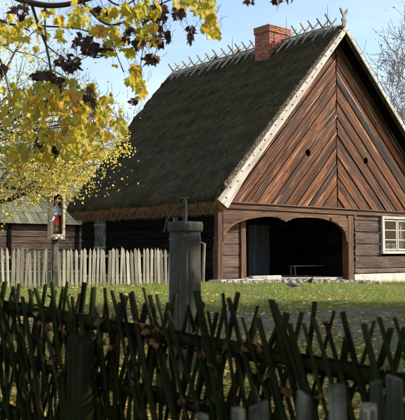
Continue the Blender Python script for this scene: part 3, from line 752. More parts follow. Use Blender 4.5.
def ring(z, rx, ry, y=0, x=0, n=12): return [(x+rx*math.cos(2*math.pi*k/n), y+ry*math.sin(2*math.pi*k/n), z) for k in range(n)]
def rings(spec): return loft([ring(*q) for q in spec])
body = MB().add(*rings([(0, .10, .07), (.1, .105, .075), (.22, .10, .07), (.24, .11, .08), (.42, .09, .065), (.50, .065, .05), (.56, .085, .055), (.68, .10, .06), (.76, .085, .05), (.80, .035, .03), (.83, .03, .03), (.86, .05, .055), (.92, .06, .065), (.98, .052, .058), (1.02, .02, .025)]))
for sg in (-1, 1): body.tube([(sg*.09, 0, .73), (sg*.125, -.02, .60), (sg*.10, -.07, .52), (sg*.03, -.09, .58)], [.03, .027, .022, .018], 7)
bo = body.build('body', 'bluep', fig, True)
for mname in ('redp', 'skin', 'stake'): bo.data.materials.append(M[mname])
for pgn in bo.data.polygons:
    z = pgn.center.z; pgn.material_index = 2 if z > .80 else (1 if .23 < z < .50 and abs(pgn.center.x) < .112 and pgn.center.y > -.085 else (3 if z <= .23 else 0))
MB().add(*rings([(.80, .055, .035, .045), (.90, .072, .05, .035), (.98, .072, .068, .015), (1.03, .05, .05, .01), (1.05, .015, .015, .01)])).build('hair', 'hair', fig, True)
fc = MB()
for sg in (-1, 1): fc.box((sg*.024-.008, -.066, .925), (sg*.024+.008, -.058, .937))
fc.box((-.016, -.063, .885), (.016, -.052, .892)); fc.add(*loft([[(.012*math.cos(a)*q, -.062-h, .91+.02*math.sin(a)*q) for a in np.linspace(0, 6.28, 6)[:-1]] for q, h in ((1, 0), (.3, .016))])); fc.build('face_features', 'hair', fig)

# ------------------------------------------------------------------ old wooden pump
pmp = at(185, 222, 9.0); zb_ = gh(pmp.x, 9.0)
pump = empty('wooden_pump', (pmp.x, 9.0, zb_)); tag(pump, 'old grey hollow-log water pump with an iron rod and lever on top', 'pump')
hp = pmp.z - zb_
sec = 96; rr = .178
v = []; f = []
hs = [0-.1, .1, .25, .4, .55, .7, .85, 1.0, 1.1, 1.2, 1.3, 1.4, 1.5, hp-.10]
for h in hs:
    for k in range(sec):
        a = 2*math.pi*k/sec; r_ = rr*(1 + .02*nz(math.cos(a)*2, math.sin(a)*2, h*.8)) * (1.05 - .03*h)
        if k == 76 + int(2.2*nz(h*2, 4)): r_ -= .009
        if k == 66 and h < 1: r_ -= .004
        v.append((r_*math.cos(a), r_*math.sin(a), h))
for i in range(len(hs)-1):
    for k in range(sec): f.append((i*sec+k, i*sec+(k+1) % sec, (i+1)*sec+(k+1) % sec, (i+1)*sec+k))
f.append(tuple(range((len(hs)-1)*sec, len(hs)*sec)))
rot = Matrix.Rotation(-math.pi/2, 4, 'Y')         # local X runs up the trunk so that the grain does too
def upright(name, v, f, mat, parent, smooth=False):
    inv = rot.inverted(); return obj(name, [tuple(inv @ Vector(q)) for q in v], f, mat, parent, rot, smooth)
upright('trunk', v, f, 'pump', pump, True)
upright('cap', *loft([[(r_*math.cos(a)*(1+.015*nz(a, 1)), r_*math.sin(a)*(1+.015*nz(a, 1)), h) for a in np.linspace(0, 2*math.pi, 25)[:-1]] for r_, h in ((.188, hp-.115), (.203, hp-.10), (.207, hp-.03), (.198, hp), (.10, hp+.006))]), 'pump', pump)
upright('iron_band', *loft([[(r_*math.cos(a), r_*math.sin(a), h) for a in np.linspace(0, 2*math.pi, 29)[:-1]] for r_, h in ((.176, hp-.215), (.183, hp-.213), (.183, hp-.178), (.176, hp-.176))]), 'iron', pump)
MB().tube([(.0, 0, hp-.02), (.0, 0, hp+.15), (.0, 0, hp+.275)], [.026, .024, .022], 8).tube([(-.045, 0, hp+.27), (.05, 0, hp+.27)], .016, 6).build('iron_rod', 'iron', pump)
MB().tube([(.0, -.02, hp+.20), (-.09, -.02, hp+.15), (-.20, -.02, hp+.03), (-.24, -.02, hp-.12)], [.016, .017, .016, .013], 6).build('lever', 'iron', pump)
MB().tube([(-.13, -.04, hp), (-.13, -.04, hp+.05)], .012, 6).tube([(-.10, .05, hp), (-.10, .05, hp+.06)], .012, 6).build('bolt', 'iron', pump)

# ------------------------------------------------------------------ pigeons
def pigeon(pos, rz, sc, mat, label, head_down):
    e = empty('pigeon', pos, rz); tag(e, label, 'bird', 'pigeons in front of the porch'); 
    hd = -.05 if head_down else .07
    spine = [(-.20, .10, .012, .008), (-.13, .10, .03, .014), (-.06, .115, .058, .058), (.02, .12, .066, .075), (.08, .13+hd*.15, .054, .062), (.115, .15+hd*.45, .03, .034), (.135, .165+hd*.8, .024, .027), (.155, .175+hd, .027, .028), (.175, .17+hd, .018, .018), (.195, .162+hd, .005, .005)]
    v, f = loft([[(x, ry*math.cos(2*math.pi*k/10), z+rz_*math.sin(2*math.pi*k/10)) for k in range(10)] for x, z, ry, rz_ in spine])
    m = Matrix.Scale(sc, 4); obj('body', v, f, mat, e, m, True)
    for sg in (-1, 1):
        wv, wf = loft([[(x, sg*(y+.010*math.cos(a)), z+h*math.sin(a)) for a in np.linspace(0, 2*math.pi, 9)[:-1]] for x, y, z, h in ((.07, .045, .135, .015), (.0, .060, .13, .035), (-.09, .045, .12, .025), (-.19, .015, .11, .006))])
        obj('wing', wv, wf, mat, e, m, True)
        MB().tube([(.0, sg*.03, .075), (.005, sg*.03, .0)], .006, 5).tube([(-.02, sg*.03, .004), (.035, sg*.03, .004)], .005, 5).build('leg', 'birdleg', e, False, m)
    return e
pigeon((2.58, 22.5, gh(2.58, 22.5)+.03), 2.9, 1.05, 'bird', 'blue-grey pigeon pecking on the sunny grass before the porch', True)
pigeon((3.42, 25.0, gh(3.42, 25.0)+.06), -1.2, .9, 'birddark', 'dark pigeon standing upright on the cobbles by the porch', False)

# ------------------------------------------------------------------ barn behind on the left
bo_ = at(75, 225, 45.5)
barn = empty('plank_roofed_barn', (bo_.x, bo_.y, gh(bo_.x, bo_.y)), TH); tag(barn, 'low log barn with mossy plank roof behind the shrine', 'barn')
ez = bo_.z - gh(bo_.x, bo_.y)
slope = R(43); BL, BRW = 18.0, 6
cs, sn = math.cos(slope), math.sin(slope); nb = 0
rl = 6.0/BRW
v, f = box((-BL+1.2, .45, -.3), (3.6, .65, ez+.25)); obj('wall_lining', v, f, 'black', barn)
for k in range(7):
    z0 = .0+k*.37
    plank('wall_log', (-BL+1, .5, z0+.18), (3.5, .5, z0+.18), .36, .2, (0, -1, 0), 'log', barn, .04, 6)
post_xs = (-3.9, 0.4)
for x in post_xs: plank('wall_post', (x, .38, 0), (x, .38, ez), .2, .1, (0, -1, 0), 'darklog', barn)
v, f = box((3.4, .5, -.3), (3.6, 7.2, ez)); obj('end_wall', v, f, 'darklog', barn)
brf = empty('plank_roof', (0, 0, 0), 0, barn)
shm = []
for k in range(8):
    w_ = random.uniform(.38, .43); v, f = prism([(0, -w_/2), (rl+.14, -w_/2*random.uniform(.94, 1)), (rl+.14, w_/2), (0, w_/2)], 0, .028, .006)
    me = bpy.data.meshes.new('roof_board'); me.from_pydata(v, [], f); me.materials.append(M['shake']); shm.append(me)
for r_ in range(BRW):
    x = 4.0
    while x > -10.5:
        d = r_*rl; m = frame((x, d*cs, ez + d*sn + random.uniform(0, .015)), (random.uniform(-.02, .02), cs, sn-.045), (0, -sn, cs)); link('roof_board', random.choice(shm), brf, m); x -= .42
v = [(-BL, .1, ez-.03), (4.1, .1, ez-.03), (4.1, 6.15*cs, ez-.06+6.15*sn), (-BL, 6.15*cs, ez-.06+6.15*sn), (-BL, 12.2*cs, ez-.1), (4.1, 12.2*cs, ez-.1)]
obj('roof_deck', v, [(0, 1, 2, 3), (3, 2, 5, 4)], 'darklog', barn)
obj('end_gable', [(3.8, .3, ez-.1), (3.8, 8.0, ez-.1), (3.8, 6.0*cs, ez+5.9*sn)], [(0, 1, 2)], 'darklog', barn)
plank('ridge_board', (-BL, 6.1*cs, ez+6.12*sn+.03), (4.1, 6.1*cs, ez+6.12*sn+.03), .22, .04, (0, -sn, cs), 'shake', barn, .01, 5)

# ------------------------------------------------------------------ wattle fence in the foreground
FA = Vector((-1.78, 5.95, 0)); FB = Vector((1.28, 3.25, 0)); LF = (FB-FA).length; FD = (FB-FA)/LF
FN = Vector((FD.y, -FD.x, 0)); FN = FN if FN.y < 0 else -FN
wf = empty('wattle_fence', ((FA+FB)/2)[:]); tag(wf, 'dark mossy wattle fence of crossed leaning sticks across the foreground', 'fence')
wb = (FA+FB)/2
def fp(s, off, z): p = FA + FD*s + FN*off; return Vector((p.x, p.y, z)) - wb
def rail_z(s): return 1.085 - .31*(s/LF)
def stick(p0, p1, r0, r1, bend, mat='mossy', name='stick', n=7, flat=.8):
    """a crooked, knobbly stick with a slanting cut, its length along local X"""
    p0, p1 = Vector(p0), Vector(p1); L = (p1-p0).length; m = frame(p0, p1-p0, -FN)
    k1, k2, ph = random.uniform(-1, 1)*bend, random.uniform(-1, 1)*bend, random.uniform(0, 99); K = 11; v = []; f = []; cut = random.uniform(-.5, .5)
    tw_ = random.uniform(0, 3.14)
    for i in range(K+1):
        t = i/K; y = k1*math.sin(t*3.0) + .35*bend*nz(t*4, ph); z = k2*math.sin(t*3.6) + .35*bend*nz(t*4, ph+7); r_ = (r0+(r1-r0)*t)*(1+.16*nz(t*L*9, ph+3))
        for j in range(n):
            a_ = 2*math.pi*j/n; q = r_*(1+.13*nz(math.cos(a_)*1.3, math.sin(a_)*1.3, ph+t*2)); yy, zz = q*math.cos(a_), q*math.sin(a_)*flat
            yy, zz = yy*math.cos(tw_)-zz*math.sin(tw_), yy*math.sin(tw_)+zz*math.cos(tw_)
            v.append((t*L + (cut*yy if i == K else 0), y+yy, z+zz))
    for i in range(K):
        for j in range(n): f.append((i*n+j, i*n+(j+1) % n, (i+1)*n+(j+1) % n, (i+1)*n+j))
    f.append(tuple(range(n-1, -1, -1))); f.append(tuple(range(K*n, K*n+n)))
    ncap = len(f)
    for _ in range(random.choice((0, 0, 1, 1, 2)) if name == 'stick' else 0):          # stubs of cut side twigs
        i = random.randint(3, K-1); t = i/K; a_ = random.uniform(0, 6.283); b0 = len(v); q = Vector((t*L, k1*math.sin(t*3.0), k2*math.sin(t*3.6)))
        e_ = q + Vector((random.uniform(.02, .06), math.cos(a_)*random.uniform(.03, .055), math.sin(a_)*random.uniform(.03, .055))); tv_, tf_ = tube([q, e_], [r0*.5, r0*.32], 5)
        v += [tuple(p_) for p_ in tv_]; f += [tuple(w_+b0 for w_ in g_) for g_ in tf_]
    o = obj(name, v, f, mat, wf, m, True); o.data.polygons[ncap-1].use_smooth = False; return o
s = -.35
while s < LF+.35:
    top = 1.19 - .055*max(0, s/LF) + random.uniform(-.09, .045); ln_ = random.uniform(.26, .40)*(1 if random.random() < .9 else .5); r_ = random.uniform(.010, .021)
    if random.random() < .12: top -= .12
    stick(fp(s+ln_*.75, random.uniform(.03, .07), .0), fp(s-ln_*.35, random.uniform(.03, .06), top), r_*1.15, r_, .025); s += random.uniform(.06, .105)
s = -.3
while s < LF+.35:
    top = 1.19 - .055*max(0, s/LF) + random.uniform(-.08, .05); ln_ = random.uniform(.22, .40); r_ = random.uniform(.010, .022)
    if random.random() < .12: top -= .12
    stick(fp(s-ln_*.75, -random.uniform(.03, .07), .0), fp(s+ln_*.35, -random.uniform(.03, .06), top), r_*1.15, r_, .025); s += random.uniform(.065, .11)
s = -.3
while s < LF+.3:                                            # shorter sticks that end under the top rail
    top = rail_z(max(0, s)) + random.uniform(-.12, .03); ln_ = random.uniform(-.4, .4); r_ = random.uniform(.010, .016)
    stick(fp(s-ln_*.7, random.uniform(-.06, .06), .0), fp(s+ln_*.3, random.uniform(-.05, .05), top), r_*1.1, r_, .03); s += random.uniform(.035, .065)
for dz, r_ in ((0, .034), (-.36, .03), (-.72, .03)):
    pts_ = [fp(-.4+(LF+.8)*i/10, .008*math.sin(i*1.7), rail_z(LF*i/10)+dz+.018*nz(i*.6, dz*5)) for i in range(11)]
    MB().tube(pts_, [r_*random.uniform(.9, 1.1) for _ in pts_], 8).build('rail', 'mossy', wf, True)
    for q in range(4):
        o_ = .03*(1 if q % 2 else -1); zq = dz + random.uniform(-.07, .05)
        pts_ = [fp(-.4+(LF+.8)*i/16, o_*(1 if i % 2 else -1)*.8, rail_z(LF*i/16)+zq+.012*nz(i*.9, q+dz*3)) for i in range(17)]
        MB().tube(pts_, .010, 5).build('withe', 'mossy', wf, True)
# thick round post in front of the weave
def s_at(px):
    t = (px-CX)/FPX; return (t*FA.y - FA.x)/(FD.x - t*FD.y)
sp = s_at(101); p = fp(sp, .15, -.1); q = fp(sp, .15, .875)
stick(p, q, .090, .082, .012, 'mossy', 'post', 18, 1)
sp = s_at(-40); stick(fp(sp, .15, -.1), fp(sp, .15, 1.0), .085, .08, .012, 'mossy', 'post', 18, 1)

# ------------------------------------------------------------------ sawn stakes nearer still
sf = empty('stake_fence', (.7, 2.7, 0)); tag(sf, 'row of grey sawn-off stakes at the bottom right corner in front of the wattle', 'fence')
for px, py, wpx, dpt in ((203, 416, 13, 2.75), (238, 409, 14, 2.75), (259, 404, 20, 2.8), (303, 394, 15, 2.75), (337, 384, 17, 2.72), (368, 407, 19, 2.6), (376, 382, 13, 2.75), (395, 378, 17, 2.7), (418, 380, 15, 2.7)):
    t = at(px, py, dpt); r_ = wpx*dpt/FPX/2; b = Vector((t.x+random.uniform(-.03, .05), dpt+random.uniform(-.02, .02), -.1))
    p0 = b - Vector((.7, 2.7, 0)); p1 = t - Vector((.7, 2.7, 0)); m = frame(p0, p1-p0, (0, -1, 0)); L = (p1-p0).length
    sl1, sl2 = random.uniform(-.5, .5), random.uniform(-.35, .35); rr_ = []
    for x, k_ in ((0, 1.08), (L*.4, 1.04), (L*.7, 1.0), (L-.03, .98), (L, .93)):
        rg = []
        for j in range(14):
            a = 2*math.pi*j/14; q = r_*k_*(1 + .30*nz(math.cos(a)*1.4, math.sin(a)*1.4, px*.37) + .05*nz(a*3, x*4, px)) - (.010 if j == int(px) % 14 else 0)
            yy, zz = q*math.cos(a), q*math.sin(a); rg.append((x + ((sl1*yy + sl2*zz + .006*nz(a*4, px)) if x > L-.04 else 0), yy, zz))
        rr_.append(rg)
    v, f = loft(rr_); obj('stake', v, f, 'stake', sf, m)
for zr in (.35, .72): MB().tube([(-.9, .06, zr), (0, .05, zr+.01), (.8, .05, zr)], .022, 7).build('rail', 'stake', sf, True)

# ------------------------------------------------------------------ trees
def maple_leaf(size, curl, fold=0.0, ph=0.0):
    lob = [(0, -.48), (.05, -.36), (.16, -.42), (.30, -.38), (.27, -.28), (.40, -.20), (.52, -.06), (.42, -.02), (.47, .10), (.44, .26), (.33, .20), (.27, .24), (.22, .20), (.20, .30), (.13, .40), (0, .56)]
    pts_ = lob + [(-x*.94, y*1.03) for x, y in lob[-2:0:-1]]
    def zz(x, y): return -curl*(x*x*1.5 + y*y*.9) + fold*abs(x) + .05*math.sin(7*x+6*y+ph) + .12*curl*math.sin(5*y+3*x+ph)
    mid = [(x*.5, y*.5-.05) for x, y in pts_]; n = len(pts_)
    v = [(0, -.12, zz(0, -.12))] + [(x, y, zz(x, y)) for x, y in mid] + [(x*(1-.25*abs(fold)), y, zz(x, y)) for x, y in pts_]
    f = [(0, 1+i, 1+(i+1) % n) for i in range(n)] + [(1+i, 1+n+i, 1+n+(i+1) % n, 1+(i+1) % n) for i in range(n)]
    return [(a*size, b*size, c*size) for a, b, c in v], f
def leaf_meshes(tagn, mat, curls, size=.10):
    out = []
    for i_, c in enumerate(curls):
        v, f = maple_leaf(size, c, .25*(i_ % 3) if c < .9 else .9, i_*1.7); me = bpy.data.meshes.new(tagn); me.from_pydata(v, [], f); me.materials.append(M[mat])
        out.append(me)
    return out
LY = leaf_meshes('leaf', 'leafy', (.1, .4, .7, .25, .55, .8)); LD = leaf_meshes('leaf', 'leafd', (.9, 1.6, 2.3, 1.3), .08)

maple = empty('maple_tree', (-3.9, 6.8, 0)); tag(maple, 'maple with large yellow and dark leaves hanging in from the upper left', 'tree')
mo = Vector((-3.9, 6.8, 0))
W = lambda x, y, d: at(x, y, d) - mo
trunk = MB().tube([(0, 0, -.2), (.03, 0, .8), (.0, .05, 2.2), (.1, 0, 3.6), (.25, .05, 5.2), (.2, .1, 7)], [.42, .33, .29, .25, .19, .10], 14)
trunk.build('trunk', 'bark', maple, True)
limbs = MB()
def limb(pts_, r0, r1):
    n = len(pts_); limbs.tube(pts_, [r0+(r1-r0)*i/(n-1) for i in range(n)], 7)
def curve(pts_, n=6):
    out = []
    P = [pts_[0]] + list(pts_) + [pts_[-1]]
    for i in range(1, len(P)-2):
        for k in range(n):
            t = k/n; a, b, c, d = P[i-1], P[i], P[i+1], P[i+2]
            out.append(.5*((2*b) + (c-a)*t + (2*a-5*b+4*c-d)*t*t + (3*b-a-3*c+d)*t**3))
    out.append(Vector(P[-1])); return out
dA = 6.6
BR = [([(.1, 0, 3.4), W(-80, -45, dA), W(-20, -25, dA), W(15, -3, dA), W(40, 4.5, dA), W(62, 5, dA), W(85, 0, dA), W(135, -14, dA), W(200, -25, dA), W(262, -12, dA), W(285, -3, dA)], .040, .006),
      ([W(28, -8, dA), W(34, 12, dA), W(41, 32, dA), W(47, 48, dA+.1), W(50, 66, dA+.1), W(51, 80, dA+.1), W(46, 105, dA+.1), W(37, 140, dA+.1), W(32, 165, dA+.1)], .014, .005),
      ([W(45, 5, dA), W(45, 20, dA+.2), W(46, 45, dA+.2), W(49, 60, dA+.1)], .010, .007),
      ([W(75, -6, dA), W(88, 8, dA), W(100, 20, dA), W(112, 25, dA), W(128, 20, dA), W(140, 12, dA), W(160, 4, dA), W(185, -6, dA)], .014, .005),
      ([W(-5, 18, dA+.4), W(10, 24, dA+.4), W(20, 25, dA+.4), W(30, 22, dA+.4), W(44, 26, dA+.4), W(75, 28, dA+.3), W(100, 36, dA+.2), W(112, 44, dA+.2), W(118, 58, dA+.2), W(124, 72, dA+.2)], .013, .004),
      ([W(20, 25, dA+.4), W(26, 29, dA+.4), W(30, 31, dA+.4)], .010, .006),
      ([W(100, -8, dA), W(113, 3, dA), W(125, 5, dA), W(140, -4, dA)], .010, .006),
      ([W(130, -12, dA), W(138, 15, dA), W(145, 30, dA), W(142, 55, dA), W(138, 85, dA)], .007, .003),
      ([W(160, -12, dA), W(163, 20, dA), W(158, 45, dA), W(152, 62, dA)], .007, .003),
      ([W(195, -20, dA), W(200, 2, dA), W(207, 20, dA), W(211, 33, dA)], .006, .003),
      ([W(50, 75, dA), W(70, 95, dA-.1), W(88, 112, dA-.1), W(100, 135, dA-.1), W(104, 150, dA-.1)], .007, .003),
      ([W(51, 70, dA), W(66, 78, dA), W(84, 92, dA), W(105, 105, dA), W(118, 118, dA)], .006, .003),
      ([W(47, 100, dA), W(30, 112, dA-.2), W(12, 122, dA-.2), W(-5, 135, dA-.2)], .007, .003),
      ([W(39, 132, dA), W(55, 140, dA-.2), W(72, 150, dA-.2), W(84, 162, dA-.2)], .006, .003),
      ([W(46, 45, dA), W(60, 56, dA), W(74, 62, dA), W(95, 52, dA)], .007, .003),
      ([W(-20, 30, dA+.2), W(0, 60, dA+.2), W(10, 95, dA+.2), W(15, 120, dA)], .010, .004)]
for pts_, r0, r1 in BR: limb(curve([Vector(q) for q in pts_]), r0, r1)
for k in range(7):                                                       # limbs of the crown over the viewer
    a = k*.9; e_ = Vector((math.cos(a)*3.2+1.4, math.sin(a)*2.6-2.0, 6.2+random.random()*2)); limb(curve([Vector((.2, .05, 4.6+k*.3)), e_*.5+Vector((0, 0, 2.6)), e_]), .09, .02)
lb = limbs.build('limbs', 'bark', maple, True)
YC = [(60, 118, 40, 26, 60), (40, 148, 34, 14, 34), (84, 140, 24, 22, 34), (22, 116, 24, 24, 22), (108, 112, 16, 18, 14), (95, 22, 24, 16, 18), (72, 16, 14, 16, 12), (60, 88, 24, 10, 12), (150, 10, 18, 10, 12),
      (204, 8, 11, 9, 13), (211, 27, 8, 11, 13), (148, 36, 12, 10, 13), (136, 78, 7, 12, 14), (118, 52, 16, 14, 8), (8, 34, 10, 22, 10), (185, 4, 10, 6, 7), (130, 14, 14, 12, 8), (12, 158, 16, 12, 12), (120, 128, 6, 8, 4), (40, 30, 30, 22, 16), (110, 36, 12, 10, 8), (30, 95, 28, 12, 16), (140, 92, 5, 6, 6), (75, 100, 30, 16, 22)]
DC = [(45, 77, 12, 4, 13), (70, 62, 12, 8, 12), (97, 50, 15, 6, 17), (60, 84, 4, 5, 5), (90, 98, 5, 9, 11), (96, 110, 5, 4, 5), (154, 14, 16, 9, 17), (160, 38, 11, 8, 15), (178, 12, 6, 7, 7), (190, 34, 4, 5, 4), (150, 60, 7, 4, 7),
      (128, 36, 8, 9, 6), (140, 45, 6, 6, 5), (250, 2, 4, 2, 3), (277, 3, 5, 3, 3), (290, -2, 3, 3, 2), (132, 102, 3, 2, 2), (20, 12, 8, 8, 6), (84, 38, 10, 8, 6), (105, 12, 10, 6, 6), (57, 150, 4, 4, 3), (40, 146, 5, 4, 4), (95, 128, 4, 4, 3), (3, 69, 2, 3, 2)]
allL = []
for C_, kind in ((YC, 0), (DC, 1)):
    for cx_, cy_, rx, ry, n_ in C_:
        for k in range(int(n_*1.75)):
            a = random.uniform(0, 6.283); r_ = math.sqrt(random.random()); d = dA + random.uniform(-.7, .7)
            allL.append((kind, W(cx_+rx*r_*math.cos(a), cy_+ry*r_*math.sin(a), d)))
random.shuffle(allL)
def leaf_matrix(p, kind):
    # blades hang: tip down, faces turned about at random, mostly upright
    m = Matrix.Rotation(random.uniform(0, 6.283), 4, 'Z') @ Matrix.Rotation(random.gauss(1.25, .45) if not kind else random.uniform(.4, 2.4), 4, 'X') @ Matrix.Rotation(math.pi + random.gauss(0, .6), 4, 'Z')
    return Matrix.Translation(p) @ m @ Matrix.Scale(random.uniform(.7, 1.25), 4)
rest = {0: MB(), 1: MB()}; stems = MB()
for i, (kind, p) in enumerate(allL):
    m = leaf_matrix(p, kind); me = random.choice(LY if not kind else LD)
    stems.tube([m @ Vector((0, -.06, 0)), m @ Vector((0, -.10, .03))+Vector((0, 0, .02)), m @ Vector((0, -.11, .03)) + Vector((random.uniform(-.02, .02), 0, .03))], .0018, 3, False)
    if i < 300: link('leaf', me, maple, m)
    else: rest[kind].add([m @ q.co for q in me.vertices], [list(q.vertices) for q in me.polygons])
for k, nm in ((0, 'leafy'), (1, 'leafd')): tag(rest[k].build('more_leaves', nm, maple), kind='stuff')
tag(stems.build('leaf_stalks', 'bark', maple), kind='stuff')
# the rest of the maple's crown, above and behind the viewer
n = 5200; cc = rng.normal(0, 1, (n, 3)); cc /= np.linalg.norm(cc, axis=1)[:, None]; cc *= (rng.random(n)**.4)[:, None]
cc = cc*np.array([4.2, 3.6, 2.0]) + np.array([1.2, -2.6, 7.0]); 
v, f = leaf_cloud(cc, .16, .9, .6, .1, 5); tag(fast_mesh('crown', v, f, 'leafy', maple), kind='stuff')

def grow(base, h, spread, levels, seedv, r0, up=.35, nchild=4, lean=(0, 0), wig=.12):
    """recursive skeleton: returns a list of (points, radii) and the twig tips"""
    rs = random.Random(seedv); segs = []; tips = []
    def rec(p, d, L, r, lev):
        n = 4; pts_ = [p]; rad = [r]; q = Vector(p); dd = Vector(d)
        for i in range(n):
            dd = (dd + Vector((rs.gauss(0, wig), rs.gauss(0, wig), rs.gauss(0, wig) + up*.06))).normalized(); q = q + dd*L/n; pts_.append(q.copy()); rad.append(r*(1-.42*(i+1)/n))
        segs.append((pts_, rad))
        if lev == 0: tips.append(q.copy()); tips.append(pts_[2].copy()); return
        for k in range(nchild + (1 if lev == levels else 0)):
            t = rs.uniform(.35, 1.0); i = min(n-1, int(t*n)); b = pts_[i].lerp(pts_[i+1], t*n-i); rr_ = rad[i]*.62
            ax = dd.orthogonal(); ax.rotate(Matrix.Rotation(rs.uniform(0, 6.283), 3, dd)); nd = (dd*rs.uniform(.5, 1.0) + ax*rs.uniform(.5, 1.0)*spread + Vector((0, 0, up*.5))).normalized()
            rec(b, nd, L*rs.uniform(.52, .74), rr_, lev-1)
        rec(q, dd, L*.7, r*.55, lev-1)
    rec(Vector(base), Vector((lean[0], lean[1], 1)).normalized(), h*.36, r0, levels); return segs, tips
def tree(name, label, base, h, seedv, r0=.2, levels=4, spread=1.0, up=.35, nchild=3, leafmat=None, leafn=0, leafsize=.1, jitter=.5, bark='bark', group=None, lean=(0, 0), minr=.004, zmax=None):
    base = Vector((base[0], base[1], gh(base[0], base[1])-.1)); e = empty(name, base); tag(e, label, 'tree', group)
    segs, tips = grow((0, 0, 0), h, spread, levels, seedv, r0, up, nchild, lean)
    tr = MB(); lm = MB()
    for i, (p_, r_) in enumerate(segs):
        r_ = [max(minr, q) for q in r_]
        (tr if i == 0 else lm).tube(p_, r_, 10 if i == 0 else (6 if r_[0] > .04 else 3), i == 0)
    tr.build('trunk', bark, e, True); lm.build('limbs', bark, e, True)
    if leafn:
        r = np.random.default_rng(seedv); T = np.array([tuple(q) for q in tips]); pos = T[r.integers(0, len(T), leafn)] + r.normal(0, jitter, (leafn, 3))
        pos = pos[pos[:, 2] > (2.6 if leafmat == 'leafs' else .9)]
        v, f = leaf_cloud(pos, leafsize, .75, None, .12, seedv); tag(fast_mesh('crown', v, f, leafmat, e), kind='stuff')
    return e, tips
# the yellow tree standing in front of the barn: its boughs hang into the picture
yt, tips = tree('yellow_tree', 'small-leaved yellow tree in front of the barn at the left edge', (-5.9, 19.5), 9.5, 21, .16, 4, 1.0, .2, 3, 'leafs', 4200, .075, .45)
lw = []; yb = Vector((-5.9, 19.5, yt.location.z)); tw = MB()
for cx_, cy_, rx, ry, n_ in ((26, 182, 28, 20, 640), (58, 168, 28, 20, 640), (78, 158, 24, 20, 430), (100, 145, 24, 14, 230), (118, 146, 14, 10, 90), (15, 130, 28, 30, 260), (6, 198, 12, 20, 200), (40, 186, 9, 14, 110), (76, 184, 6, 12, 50), (128, 138, 6, 8, 26), (40, 110, 50, 30, 200), (12, 60, 20, 50, 120)):
    for k in range(max(2, n_//13)):
        a = random.uniform(0, 6.283); r_ = random.random()**.55; q0 = at(cx_+rx*r_*math.cos(a), cy_+ry*r_*math.sin(a), 19.0+random.uniform(-1.4, 1.4)) - yb
        dr = Vector((random.gauss(.25, .5), random.gauss(0, .5), random.gauss(-.35, .4))).normalized(); Lt = random.uniform(.3, .7); q0 = q0 - dr*Lt*.5
        bend_ = Vector((random.gauss(0, .05), random.gauss(0, .05), -.08)); pt = lambda t: q0 + dr*Lt*t + bend_*t*t
        tw.tube([pt(-.25), pt(.35), pt(1)], [.006, .004, .002], 3, False)
        for j in range(14): lw.append(pt(random.random()) + Vector((random.gauss(0, .045), random.gauss(0, .045), random.gauss(-.03, .045))))
    for k in range(2):
        q = at(cx_+random.uniform(-.7, .7)*rx, cy_+random.uniform(-.7, .8)*ry, 19.0+random.uniform(-1, 1)) - yb; st_ = at(cx_-22-random.random()*12, cy_-14-random.random()*12, 19.3) - yb
        tw.tube(curve([Vector((.1, 0, 3.2+random.random()*2)), st_, q]), [.014]*6+[.008]*6+[.003], 4, False)
tw.build('hanging_boughs', 'bark', yt, True)
v, f = leaf_cloud(np.array([tuple(q) for q in lw]), .076, .75, None, .12, 77); tag(fast_mesh('hanging_foliage', v, f, 'leafs', yt), kind='stuff')
# far trees
FT = 'far trees behind the buildings'
tree('pale_tree', 'pale autumn tree far behind the barn, leftmost', (-14.5, 58), 17, 31, .22, 5, .95, .45, 3, 'leafp', 5200, .17, .5, 'palebark', FT, minr=.012)
tree('pale_tree', 'pale twiggy autumn tree far behind the barn near the roof edge', (-9.5, 62), 15, 32, .22, 5, .95, .45, 3, 'leafp', 3200, .16, .5, 'palebark', FT, minr=.012)
tree('bare_tree', 'bare grey twiggy tree rising behind the right slope of the roof', (14.6, 50), 16.5, 41, .2, 5, .9, .4, 4, 'leafp', 3000, .14, .4, 'palebark', FT, minr=.013)
tree('bare_tree', 'lower bare twiggy tree at the right edge behind the house', (13.4, 46), 13.5, 42, .18, 5, .9, .4, 4, 'leafp', 3000, .14, .4, 'palebark', FT, minr=.013)
tree('bare_tree', 'brownish twiggy tree close behind the right roof edge', (16.0, 58), 16, 43, .2, 5, .95, .4, 4, 'leafp', 4200, .14, .4, 'palebark', FT, minr=.010)
tree('bare_tree', 'tan twiggy tree lowest at the right edge beside the roof slope', (12.6, 42), 10.5, 44, .16, 5, 1.0, .4, 4, 'leafp', 2600, .13, .4, 'palebark', FT, minr=.011)
def spruce(base, h, label, seedv):
    r = np.random.default_rng(seedv); b = Vector((base[0], base[1], gh(*base)-.1)); e = empty('spruce_tree', b); tag(e, label, 'tree', 'spruces behind the ridge')
    MB().tube([(0, 0, 0), (0, 0, h*.5), (0, 0, h)], [.25, .15, .02], 8).build('trunk', 'bark', e, True)
    pos = []; 
    for k in range(90):
        z = h*(.25+.75*k/90); R_ = (h-z)*.24+.15; m_ = 7
        for j in range(m_):
            a = r.random()*6.283
            for t in np.linspace(.15, 1, 10): pos.append((math.cos(a)*R_*t+r.normal(0, .05), math.sin(a)*R_*t+r.normal(0, .05), z-R_*.35*t+.2*t*t+r.normal(0, .05)))
    v, f = leaf_cloud(np.array(pos), .26, .45, None, .1, seedv); tag(fast_mesh('crown', v, f, 'needle', e), kind='stuff')
for px, py, dd, lab in ((214, 57, 60, 'spruce top peeping over the thatch ridge, left of the pair'), (238, 51, 58, 'taller spruce top peeping over the thatch ridge beside the chimney')):
    p = at(px, py, dd); spruce((p.x, p.y), p.z - gh(p.x, p.y)+.1, lab, int(px))
